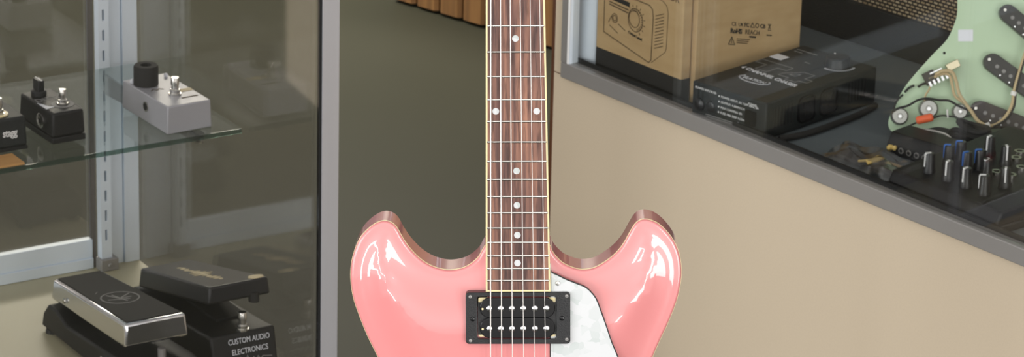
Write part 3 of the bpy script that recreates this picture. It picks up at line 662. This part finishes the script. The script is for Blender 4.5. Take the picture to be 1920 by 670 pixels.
wire('black_lead', [(1674, 222), (1678, 204), (1684, 192), (1694, 182)], .0012, m_black_wire, -.004)
wire('black_lead', [(1697, 178), (1705, 170), (1715, 165)], .0014, m_black_wire, -.004)
wire('black_lead', [(1722, 168), (1732, 162), (1746, 160)], .0014, m_black_wire, -.004)
wire('black_lead', [(1706, 240), (1722, 234), (1745, 228), (1765, 222), (1790, 224), (1818, 222)], .0010, m_black_wire, -.010)
wire('white_lead', [(1776, 210), (1776, 218), (1777, 226)], .0012, m_white_wire, -.010)
wire('brown_lead', [(1808, 262), (1830, 250), (1852, 246), (1890, 244), (1930, 254)], .0010, m_brown_plastic, -.018)
for x, y, a in ((1850, 241, 15), (1899, 181, 75)):
    X_, Z_ = P(x, y); a = R_(a); u = Vector((math.cos(a), 0, math.sin(a)))
    bm = new(); cyl(bm, Vector((X_, -.018, Z_))-u*.0025, u, .0040, .005, seg=14); plab(fin('cable_tie', bm, m_white_wire, pg), 'white cable tie')

# white loose lead running from the pickguard over to the mixer
bm = new(); q = [P(1722, 247), P(1740, 251), P(1756, 258), P(1770, 266), P(1779, 280)]
pts = [PM @ Vector((q[i][0], (-.006, -.016, -.03, -.045, -.062)[i], q[i][1]+(0, .001, .003, .004, .004)[i])) for i in range(5)]
tube(bm, catmull(pts, 6), .0013, 8)
tag(fin('loose_wire', bm, m_white_wire), 'thin white wire hanging from the mint pickguard over the black mixer', 'wire')

# mixer --------------------------------------------------------------------
mx = thing('audio_mixer', 'compact black mixer crowded with knobs behind the counter glass', 'mixer', zd(.660, .120), RA)
bm = new(); MX0, MX1 = -.092, .085
prism(bm, [(-.098, .0), (-.098, .014), (-.092, .0245), (.10, .040), (.10, .0)], MX0, MX1, YZ)
fin('housing', bm, m_black_metal, mx, bev=.0025, seg=3)
bm = new(); prism(bm, [(-.103, .0), (-.103, .010), (.104, .010), (.104, .0)], MX0-.004, MX1+.004, YZ); fin('lower_tray', bm, m_black, mx, bev=.002)
def topz(y): return .0245+(y+.092)*(.0155/.192)
RV = Vector((math.cos(RA), math.sin(RA), 0)); RN = Vector((-math.sin(RA), math.cos(RA), 0))
def mixlocal(px, py):      # where the sight line meets the sloping top
    dr = F0+CR*((px-960)/7000)+CU*((335-py)/7000); zz = .4124+.030
    for _ in range(6):
        k = (zz-HC)/dr.z; w = Vector((0, 0, HC))+dr*k; dl = w-zd(.660, .120); x = dl.dot(RV); y = dl.dot(RN); zz = .4124+topz(y)
    return x, y
knobs = [(1742, 322, 'w', 1), (1777, 337, 'w', 1), (1811, 350, 'w', 1), (1845, 364, 'w', 1), (1779, 307, 'b', 1), (1801, 300, 'b', 0), (1812, 320, 'b', 1), (1837, 316, 'b', 1), (1849, 334, 'w', 1), (1855, 290, 'w', 1), (1885, 308, 'w', 1), (1884, 350, 'w', 1)]
for px, py, cc, big in knobs:
    x, y = mixlocal(px, py); zt = topz(y)
    bm = new(); lathe(bm, [(0, -.0005), (.0078, -.0005), (.0076, .004), (.0066, .0065), (.0058, .0215), (.0050, .0230), (0, .0230)], (x, y, zt), (0, 0, 1), 20)
    kb = fin('knob', bm, m_black, mx)
    a = random.uniform(-2.4, -.6); dx_, dy_ = math.cos(a), math.sin(a)
    bm = new(); hexa(bm, [(x-dy_*.0009*s1+dx_*u, y+dx_*.0009*s1+dy_*u, zt+zz) for zz in (.0226, .0240) for u, s1 in ((-.001, -1.4), (.0060, -1.4), (.0060, 1.4), (-.001, 1.4))])
    if random.random() < .55 or cc == 'b': hexa(bm, [(x-dy_*.0009*s1+dx_*u, y+dx_*.0009*s1+dy_*u, zt+zz) for zz in (.007, .0228) for u, s1 in ((.0048, -1), (.0072, -1), (.0072, 1), (.0048, 1))])
    else: hexa(bm, [(x-dy_*.0014*s1+dx_*u, y+dx_*.0014*s1+dy_*u, zt+zz) for zz in (.0226, .0240) for u, s1 in ((-.003, -1), (.0058, -1), (.0058, 1), (-.003, 1))])
    plab(fin('pointer', bm, m_white if cc == 'w' else m_blue, kb, smooth=False), 'white pointer' if cc == 'w' else 'blue pointer')
for px, py in ((1905, 300), (1915, 318), (1895, 332), (1868, 326), (1912, 288)):
    x, y = mixlocal(px, py); zt = topz(y)
    bm = new(); lathe(bm, [(.0036, -.0005), (.0066, -.0005), (.0066, .0035), (.0036, .0035)], (x, y, zt), (0, 0, 1), 18); fin('socket', bm, m_steel, mx)
for k in range(3):
    strokes('scale_print', [[(MX0+.118+j*.006, -.082+k*.004), (MX0+.1205+j*.006, -.082+k*.004)] for j in range(7)], .0008, m_grey_print, mx, (0, 0, topz(-.08)+.0002), (1, 0, 0), (0, 1, .08))

# black jack box behind the mixer -------------------------------------------
jb = thing('junction_box', 'small black box with a row of round jacks behind the mixer', 'junction box', zd(.482, .142), RA+R_(8))
bm = new(); prism(bm, [(-.030, .0), (-.030, .013), (-.022, .026), (.012, .026), (.020, .016), (.020, 0)], -.012, .072, YZ); fin('housing', bm, m_black_metal, jb, bev=.0012)
for k in range(5):
    bm = new(); lathe(bm, [(.0022, 0), (.0038, 0), (.0036, .0012), (.0022, .0012)], (.010+k*.0115, -.0298, .0085), (0, -1, 0), 16); plab(fin('jack', bm, m_alu_grey, jb), 'round grey jack')
bm = new(); lathe(bm, [(0, 0), (.0030, 0), (.0038, .004), (.0025, .007), (0, .008)], (-.004, -.0298, .0095), (-.1, -1, .1), 14); lathe(bm, [(0, 0), (.0025, 0), (.0030, .004), (0, .006)], (.001, -.0298, .0105), (.2, -1, 0), 12); plab(fin('plug_tip', bm, m_yellow, jb), 'yellow plug')
# dark guitar-shaped base piece below the pickguard
bk2 = thing('cable_bundle', 'dark coiled cables heaped under the lower edge of the mint pickguard', 'cables', zd(.520, .207), RA)
for k in range(8):
    bm = new(); pts = []
    cx, cy, r, zb = random.uniform(-.012, .014), random.uniform(-.006, .004), random.uniform(.012, .018), .004+k*.0034
    for a in range(0, 381, 24):
        t = R_(a+k*40); pts.append((cx+r*1.3*math.cos(t), cy+r*.6*math.sin(t), zb+.002*math.sin(2*t+k)))
    tube(bm, catmull(pts, 3), .0036, 8); fin('cable_loop', bm, m_black_rubber, bk2)
# clear bag with parts ------------------------------------------------------
bag = thing('plastic_bag', 'crumpled clear plastic bag with dark and yellow parts beside the mixer', 'plastic bag', zd(.498, .066), RA+R_(6))
bm = new(); NX, NY = 16, 10
def bagv(i, j, s_):
    u, v = i/NX*2-1, j/NY*2-1
    e = max(0, (1-u**4)*(1-v**4)); hh = .0085*e**.5*(1+.35*math.sin(7*u+3*v)+.25*math.sin(11*v-4*u))
    return (u*.062+.003*math.sin(9*v), v*.030+.002*math.sin(8*u), (.0003 if s_ == 0 else .0006+hh*1.5))
for s_ in (0, 1):
    g_ = [[bm.verts.new(bagv(i, j, s_)) for j in range(NY+1)] for i in range(NX+1)]
    for i in range(NX):
        for j in range(NY): bm.faces.new((g_[i][j], g_[i+1][j], g_[i+1][j+1], g_[i][j+1]))
fin('film', bm, m_bag, bag)
bm = new(); box(bm, -.046, -.006, -.018, .010, .0015, .0075); fin('dark_part', bm, m_brown_plastic, bag, bev=.002)
bm = new(); box(bm, .008, .044, -.020, .004, .0015, .0075); fin('dark_part', bm, m_brown_plastic, bag, bev=.002)
bm = new(); prism(bm, [(-.006, -.022), (.0, -.014), (.008, -.020), (.010, -.004), (.008, .012), (-.002, .010), (.001, -.004)], .0078, .0110, XY); plab(fin('yellow_clip', bm, m_yellow, bag, bev=.0008), 'yellow plastic clip')
bm = new(); box(bm, .010, .034, .006, .016, .0018, .0050); plab(fin('yellow_strip', bm, mat('tan_plastic', sr(190, 160, 112), .5), bag, bev=.0008), 'tan plastic strip')

# ------------------------------------------------------------------ wooden slatted bench far behind on the floor
be = thing('slatted_bench', 'orange brown slatted wooden bench far back on the floor', 'bench', (-.2034, 6.0990, 0), R_(-42.5))
for k in range(12):
    bm = new(); x = k*.054
    prism(bm, [(x, -.006), (x+.006, -.012), (x+.044, -.012), (x+.050, -.006), (x+.050, .012), (x, .012)], .006, .44, XY); fin('slat', bm, m_wood_floor, be)
bm = new(); box(bm, -.01, .66, .013, .40, .02, .44); box(bm, -.02, .67, -.03, .42, .442, .47); fin('seat_box', bm, m_wood_floor, be, bev=.004)
bm = new(); box(bm, -.01, .65, .0125, .03, .0, .02); fin('skirting', bm, m_edge, be)

# ------------------------------------------------------------------ guitar
GP = Vector((.00411, 3.00329, .80700))
GM = Matrix.Translation(GP) @ Matrix.Rotation(-.029, 4, 'Y') @ Matrix.Rotation(R_(-8), 4, 'X')
gt = thing('electric_guitar', 'glossy pink double cutaway electric guitar with rosewood fingerboard and black humbucker', 'electric guitar', mw=GM)
SG = 2190.; CT12 = .978; TN = .2126
def G(px, py, h=0.): return ((px-969)/SG, (335-py)/(SG*CT12)+h*TN)
left = [(935, 462), (912, 460), (904.5, 468), (895, 484), (878, 498), (861, 505), (839, 507.5), (817, 503), (800, 495.5), (783, 483), (765.5, 464), (753, 445), (743, 427), (733, 417.5), (720, 414), (705, 418), (688, 430), (672.5, 448), (660.5, 477), (655.5, 503), (655, 527), (659.5, 560), (671, 596), (686, 634), (703, 670), (722, 715), (730, 760), (718, 805), (680, 860), (640, 920), (618, 985), (618, 1050), (650, 1110), (710, 1155), (800, 1185), (900, 1197)]
right = [(1005, 462), (1028, 460), (1034, 470), (1041, 481), (1055, 494.5), (1072.7, 503), (1090, 507), (1111.7, 504.5), (1133, 493.5), (1153, 478), (1168, 460), (1181, 437), (1191, 421), (1202, 413.5), (1215.5, 413), (1233, 420), (1250, 435), (1265, 455.7), (1274.5, 479.5), (1278, 505), (1277, 531), (1269.6, 566), (1255, 605), (1239, 640), (1226, 670), (1210, 715), (1203, 760), (1215, 805), (1253, 860), (1293, 920), (1315, 985), (1315, 1050), (1283, 1110), (1222, 1155), (1135, 1185), (1035, 1197)]
ol = [G(*p) for p in left]+[G(*p) for p in reversed(right)]
ol = [(v.x, v.y) for v in catmull([(a, b, 0) for a, b in ol], 5, True)]
# area sign -> counter clockwise
ar = sum(ol[i][0]*ol[(i+1) % len(ol)][1]-ol[(i+1) % len(ol)][0]*ol[i][1] for i in range(len(ol)))
if ar < 0: ol = ol[::-1]
NO = len(ol)
nrm = []
for i in range(NO):
    a = Vector(ol[i-1]); b = Vector(ol[(i+1) % NO]); d_ = (b-a).normalized(); nrm.append(Vector((-d_.y, d_.x)))
segs = [(Vector(ol[i]), Vector(ol[(i+1) % NO])) for i in range(NO)]
def edist(p):
    best = 1e9
    for a, b in segs:
        ab = b-a; t = max(0, min(1, (p-a).dot(ab)/ab.length_squared)); q = (a+ab*t-p).length_squared
        if q < best: best = q
    return math.sqrt(best)
def inside(p):
    c = False
    for a, b in segs:
        if (a.y > p.y) != (b.y > p.y) and p.x < (b.x-a.x)*(p.y-a.y)/(b.y-a.y)+a.x: c = not c
    return c
def dome(d):
    r = .0022
    e = math.sqrt(max(0, 1-(1-min(d/r, 1))**2))*r
    t = min(max(d-.003, 0)/.046, 1)
    return e+.0105*(t*t*(3-2*t))
BT = .040
pts = [Vector(p) for p in ol]; hts = [0]*NO
for off in (.0006, .0014, .0026, .005, .008, .012, .017, .023, .030, .038, .047):
    last = None
    for i in range(NO):
        p = Vector(ol[i])+nrm[i]*off
        if last is not None and (p-last).length < off*.12: continue
        if not inside(p): continue
        d = edist(p)
        if d < off*.93: continue
        pts.append(p); hts.append(dome(d)); last = p
x = -.17
grid = []
nx = 46; nz = 60
zlo, zhi = min(p[1] for p in ol), max(p[1] for p in ol)
for i in range(nx):
    for j in range(nz):
        p = Vector((-.165+.33*i/(nx-1), zlo+(zhi-zlo)*(j+.5)/nz))
        if inside(p):
            d = edist(p)
            if d > .050: pts.append(p); hts.append(dome(d))
vs, es, fs, _, _, _ = geometry.delaunay_2d_cdt(pts, [(i, (i+1) % NO) for i in range(NO)], [], 1, 1e-6)
bm = new(); hmap = {}
vv = []
for p in vs:
    d = edist(p); vv.append(bm.verts.new((p.x, -(dome(d) if d > 1e-5 else 0), p.y)))
for f in fs:
    try: bm.faces.new([vv[i] for i in f])
    except ValueError: pass
rim = [vv[i] for i in range(NO)] if len(vs) >= NO else None
low = [bm.verts.new((p[0], BT, p[1])) for p in ol]; mid = [bm.verts.new((p[0], .0026, p[1])) for p in ol]
for i in range(NO):
    j = (i+1) % NO
    bm.faces.new((vv[i], vv[j], mid[j], mid[i])); bm.faces.new((mid[i], mid[j], low[j], low[i]))
bm.faces.new(low)
body = fin('body', bm, m_pink, gt, angle=50)
bm = new()   # cream binding running round the top edge, standing a hair proud
o2 = [(ol[i][0]-nrm[i].x*.0003, ol[i][1]-nrm[i].y*.0003) for i in range(NO)]; i2 = [(ol[i][0]+nrm[i].x*.0003, ol[i][1]+nrm[i].y*.0003) for i in range(NO)]
ringprism(bm, o2, i2, .0004, .0022, XZ); plab(fin('body_binding', bm, m_cream, gt), 'thin cream binding')
# neck and fingerboard
nut_y, bend_y = -449., 548.
LS = 1356.
fx = lambda py: (911.6+(913.6-911.6)*(300-py)/300 if py < 300 else 911.6-1.6*(py-300)/248, 1027.2-(1027.2-1022.4)*(300-py)/300 if py < 300 else 1027.2+4.6*(py-300)/248)
HF = .0185                                               # fingerboard face above the body edge plane
def GX(px): return (px-969)/SG
zt_, zb_ = G(0, nut_y, HF)[1], G(0, bend_y, HF)[1]
def fb(bm, inset, h0, h1, zb, zt):
    l0, r0 = fx(bend_y); l1, r1 = fx(nut_y)
    hexa(bm, [(GX(l0+inset), -h0, zb), (GX(r0-inset), -h0, zb), (GX(r1-inset), -h0, zt), (GX(l1+inset), -h0, zt), (GX(l0+inset), -h1, zb), (GX(r0-inset), -h1, zb), (GX(r1-inset), -h1, zt), (GX(l1+inset), -h1, zt)])
bm = new(); fb(bm, 0, HF-.0055, HF-.0002, zb_, zt_); fbb = plab(fin('fingerboard_binding', bm, m_cream, gt, bev=.0004), 'cream fingerboard binding')
bm = new(); fb(bm, 3.6, HF-.0052, HF, zb_+.0018, zt_); fbo = fin('fingerboard', bm, m_rose, gt, smooth=False)
bm = new()
sect = []
for k in range(13):
    t = math.pi*k/12; sect.append((math.cos(t), math.sin(t)))
l0, r0 = fx(500); l1, r1 = fx(nut_y)
rows = []
for (l, r, zz, dp) in ((l0, r0, G(0, 520)[1], .018), (fx(440)[0], fx(440)[1], G(0, 440)[1], .020), (fx(330)[0], fx(330)[1], G(0, 330)[1], .014), (l1, r1, zt_, .011)):
    cx = (GX(l)+GX(r))/2; hw = (GX(r)-GX(l))/2-.0004
    rows.append([bm.verts.new((cx+hw*c_, -(HF-.0056)+dp*s_**.8, zz)) for c_, s_ in sect])
for a, b in zip(rows, rows[1:]):
    for i in range(12): bm.faces.new((a[i], a[i+1], b[i+1], b[i]))
    bm.faces.new((a[12], a[0], b[0], b[12]))
bm.faces.new(rows[0]); bm.faces.new(rows[-1])
fin('neck', bm, m_neck, gt)
bm = new(); hexa(bm, [(GX(l0)+.0008, .006, G(0, 560)[1]), (GX(r0)-.0008, .006, G(0, 560)[1]), (GX(r0)-.0008, .006, G(0, 470)[1]), (GX(l0)+.0008, .006, G(0, 470)[1]), (GX(l0)+.0008, -(HF-.0058), G(0, 560)[1]), (GX(r0)-.0008, -(HF-.0058), G(0, 560)[1]), (GX(r0)-.0008, -(HF-.0058), G(0, 466)[1]), (GX(l0)+.0008, -(HF-.0058), G(0, 466)[1])])
fin('neck_heel', bm, m_pink, gt, bev=.001)
for n in range(1, 23):
    py = nut_y+LS*(1-2**(-n/12)); zf = G(0, py, HF)[1]; l, r = fx(py)
    bm = new(); a = Vector((GX(l+1.4), -HF, zf)); b = Vector((GX(r-1.4), -HF, zf))
    lathe(bm, [(0, 0), (.00085, .0003), (.00105, .001), (.00105, (b-a).length-.001), (.00085, (b-a).length-.0003), (0, (b-a).length)], a, (b-a), 12)
    fin('fret', bm, m_nickel, fbo)
bm = new(); zf = zt_; l, r = fx(nut_y); box(bm, GX(l), GX(r), -HF-.0022, -HF+.005, zf, zf+.005); fin('nut', bm, m_cream, gt, bev=.0006)
def dot(px, py):
    bm = new(); X_, Z_ = G(px, py, HF); lathe(bm, [(0, 0), (.0029, 0), (.0028, .00025), (0, .0003)], (X_, -HF, Z_), (0, -1, 0), 28)
    plab(fin('inlay_dot', bm, m_pearl, fbo), 'white dot')
for px, py in ((968, 76), (931, 210), (1007, 210), (969, 321), (969.5, 385), (970, 441), (970, 493.5), (967.5, -37), (967, -172), (966.5, -330)): dot(px, py)
# strings
HS = HF+.0030
ztop, zbot = G(0, nut_y, HS)[1], G(0, 905, HS)[1]
SX0 = [(923, 919), (940.8, 939.5), (958.8, 959.5), (977.2, 980.3), (995.3, 1000.5), (1013, 1021)]
SR = [.00062, .00054, .00046, .00036, .00030, .00027]
for (a, b), r in zip(SX0, SR):
    f_ = lambda py: GX(a+(b-a)*py/600.)
    bm = new(); tube(bm, [(f_(nut_y), -HF-.0026, ztop), (f_(905), -HS-.0035, zbot)], r, 8); fin('string', bm, m_string, gt)
# pickguard (pearl) on black edge
HP = .0105
pgp = [(1030, 500), (1034, 508), (1046, 514), (1062, 522), (1082, 530), (1098, 537), (1110, 548), (1119, 561), (1127, 582), (1137, 610), (1147, 640), (1160, 672), (1176, 715), (1184, 750), (1178, 780), (1160, 800), (1120, 806), (1070, 806), (1034, 800), (1030, 760), (1030, 650)]
def smooth_poly(pl, n=4): return [(v.x, v.y) for v in catmull([(a, b, 0) for a, b in pl], n, True)]
pgl = smooth_poly([G(a, b, HP) for a, b in pgp])
cxm = sum(p[0] for p in pgl)/len(pgl); czm = sum(p[1] for p in pgl)/len(pgl)
def inset_poly(pl, d):
    a_ = sum(pl[i][0]*pl[(i+1) % len(pl)][1]-pl[(i+1) % len(pl)][0]*pl[i][1] for i in range(len(pl))); sg = 1 if a_ > 0 else -1
    o_ = []
    for i in range(len(pl)):
        t_ = (Vector(pl[(i+1) % len(pl)])-Vector(pl[i-1])).normalized(); o_.append((pl[i][0]-t_.y*sg*d, pl[i][1]+t_.x*sg*d))
    return o_
bm = new(); prism(bm, pgl, -.0130, -.0148, XZ); pk = plab(fin('pickguard_edge', bm, m_black, gt, smooth=False), 'black edge of the pickguard')
bm = new(); prism(bm, inset_poly(pgl, .0009), -.0148, -.0154, XZ); plab(fin('pearl_pickguard', bm, m_pearl, gt, smooth=False), 'white pearl pickguard')
def gscrew(px, py, h, r, m=m_steel, par=gt, name='screw'):
    bm = new(); X_, Z_ = G(px, py, h); lathe(bm, [(0, 0), (r, 0), (r*.8, r*.35), (r*.3, r*.42), (r*.3, r*.1), (0, r*.1)], (X_, -h, Z_), (0, -1, 0), 18); return fin(name, bm, m, par)
gscrew(1045, 532, .0154, .0023); gscrew(1150, 770, .0154, .0023)
# humbucker
HR = .0185
x0, z1_ = G(872, 549, HR); x1g, z0_ = G(1068.5, 646.5, HR)
OR = rrect(x0, x1g, z0_, z1_, .0028); xi0, zi1 = G(894, 557, HR); xi1, zi0 = G(1042, 637.5, HR); IR = rrect(xi0, xi1, zi0, zi1, .0022)
hb = bpy.data.objects.new('humbucker_pickup', None); COL.objects.link(hb); hb.parent = gt
bm = new(); ringprism(bm, OR, IR, -.0095, -HR, XZ); fin('mounting_ring', bm, m_black, hb, bev=.0007, seg=3)
bm = new(); prism(bm, IR, -.0090, -.0100, XZ); fin('well_floor', bm, m_dark, hb)
xa, za = G(896, 558.5, .0159); xb, zb2 = G(1041, 632.5, .0159)
bm = new(); prism(bm, rrect(xa, xb, zb2, za, .0015), -.0156, -.0159, XZ); plab(fin('base_plate', bm, m_cream, hb), 'cream base plate')
xs_, zs_ = G(895, 567, .0148); xs2, zs2 = G(1041.5, 628, .0148)
bm = new(); box(bm, xs_, xs2, -.0164, -.0160, zs2, zs_); plab(fin('spacer', bm, m_black, hb, smooth=False), 'black spacer')
for cy in (579.5, 617.5):
    hB = .0200; bx0, bz1 = G(899, cy-19.8, hB); bx1, bz0 = G(1040, cy+17.5, hB)
    r_ = (bz1-bz0)/2*.93
    bm = new(); prism(bm, rrect(bx0, bx1, bz0, bz1, r_, 8), -.0165, -hB, XZ); bo = fin('bobbin', bm, m_black_gloss, hb, bev=.0006)
    for px in (916.5, 938.2, 959, 980.5, 1002.3, 1024):
        bm = new(); X_, Z_ = G(px, cy, hB+.0005)
        lathe(bm, [(0, 0), (.00265, 0), (.0026, .0009), (.0019, .0014), (0, .0015)], (X_, -hB, Z_), (0, -1, 0), 22); lathe(bm, [(0, 0), (.0006, 0), (.0006, .00025), (0, .00025)], (X_, -hB-.0015, Z_), (0, -1, 0), 8)
        fin('pole_screw', bm, m_chrome, bo)
    bm = new(); X_, Z_ = G(904, cy+.5, hB); lathe(bm, [(0, 0), (.0010, 0), (.0009, .0002), (0, .0002)], (X_, -hB, Z_), (0, -1, 0), 12); fin('inspection_hole', bm, m_cream, bo)
for px, py in ((881, 557), (1062, 556), (881, 640), (1062, 638), (885, 599), (1053, 598)): gscrew(px, py, HR, .0016 if py != 598 and py != 599 else .0022, m_black_gloss if py in (598, 599) else m_alu_grey, hb, 'ring_screw')
# bridge, tailpiece, knobs: below the frame but part of the guitar
bm = new(); X0_, Z0_ = G(900, 895, .02); X1_, Z1_ = G(1040, 915, .02); box(bm, X0_, X1_, -.022, -.012, Z1_, Z0_); fin('bridge', bm, m_chrome, gt, bev=.001)
bm = new(); X0_, Z0_ = G(905, 985, .02); X1_, Z1_ = G(1035, 1010, .02); box(bm, X0_, X1_, -.020, -.010, Z1_, Z0_); fin('tailpiece', bm, m_chrome, gt, bev=.002)
for px, py in ((1200, 950), (1230, 1030)):
    X_, Z_ = G(px, py, .02); bm = new(); lathe(bm, [(0, 0), (.0125, 0), (.0115, .014), (.010, .016), (0, .016)], (X_, -.006, Z_), (0, -1, 0), 26); fin('control_knob', bm, m_black, gt)
# headstock and tuners (above the frame)
bm = new(); hs = [G(*p, HF) for p in [(914, -452), (1020, -452), (1052, -520), (1060, -760), (1020, -830), (967, -800), (914, -830), (874, -760), (882, -520)]]
prism(bm, hs, -HF+.004, -HF+.019, XZ); fin('headstock', bm, m_pink, gt, bev=.002)
for sx in (-1, 1):
    for k in range(3):
        X_, Z_ = G(967+sx*70, -560-k*90, HF); bm = new(); cyl(bm, (X_, -HF+.004, Z_), (0, -1, 0), .005, .007); cyl(bm, (X_, -HF+.011, Z_), (sx, 0, 0), .003, .035); lathe(bm, [(0, 0), (.008, .002), (.008, .010), (0, .012)], (X_+sx*.035, -HF+.011, Z_), (sx, 0, 0), 16); fin('tuner', bm, m_chrome, gt)

# guitar stand (below and behind the guitar)
gb = GM @ Vector((0, .02, G(0, 1190)[1]))
st = thing('guitar_stand', 'black tubular guitar stand carrying the pink guitar from below', 'guitar stand', (gb.x, gb.y+.06, 0))
gz = gb.z
bm = new(); tube(bm, [(0, 0.02, .03), (0, .035, gz+.07)], .012, 12); fin('column', bm, m_black_metal, st)
for k in range(3):
    a = R_(90+120*k); bm = new(); tube(bm, [(0, .02, .12), (.24*math.cos(a), .02+.24*math.sin(a), .012)], .009, 10); cyl(bm, (.24*math.cos(a), .02+.24*math.sin(a), 0), (0, 0, 1), .012, .018, seg=14); fin('leg', bm, m_black_metal, st)
for sx in (-1, 1):
    bm = new(); tube(bm, [(0, .034, gz+.02), (sx*.07, .02, gz-.012), (sx*.075, -.055, gz-.0115), (sx*.075, -.095, gz-.0105), (sx*.075, -.105, gz+.020)], .0085, 10); fin('cradle_arm', bm, m_black_rubber, st)
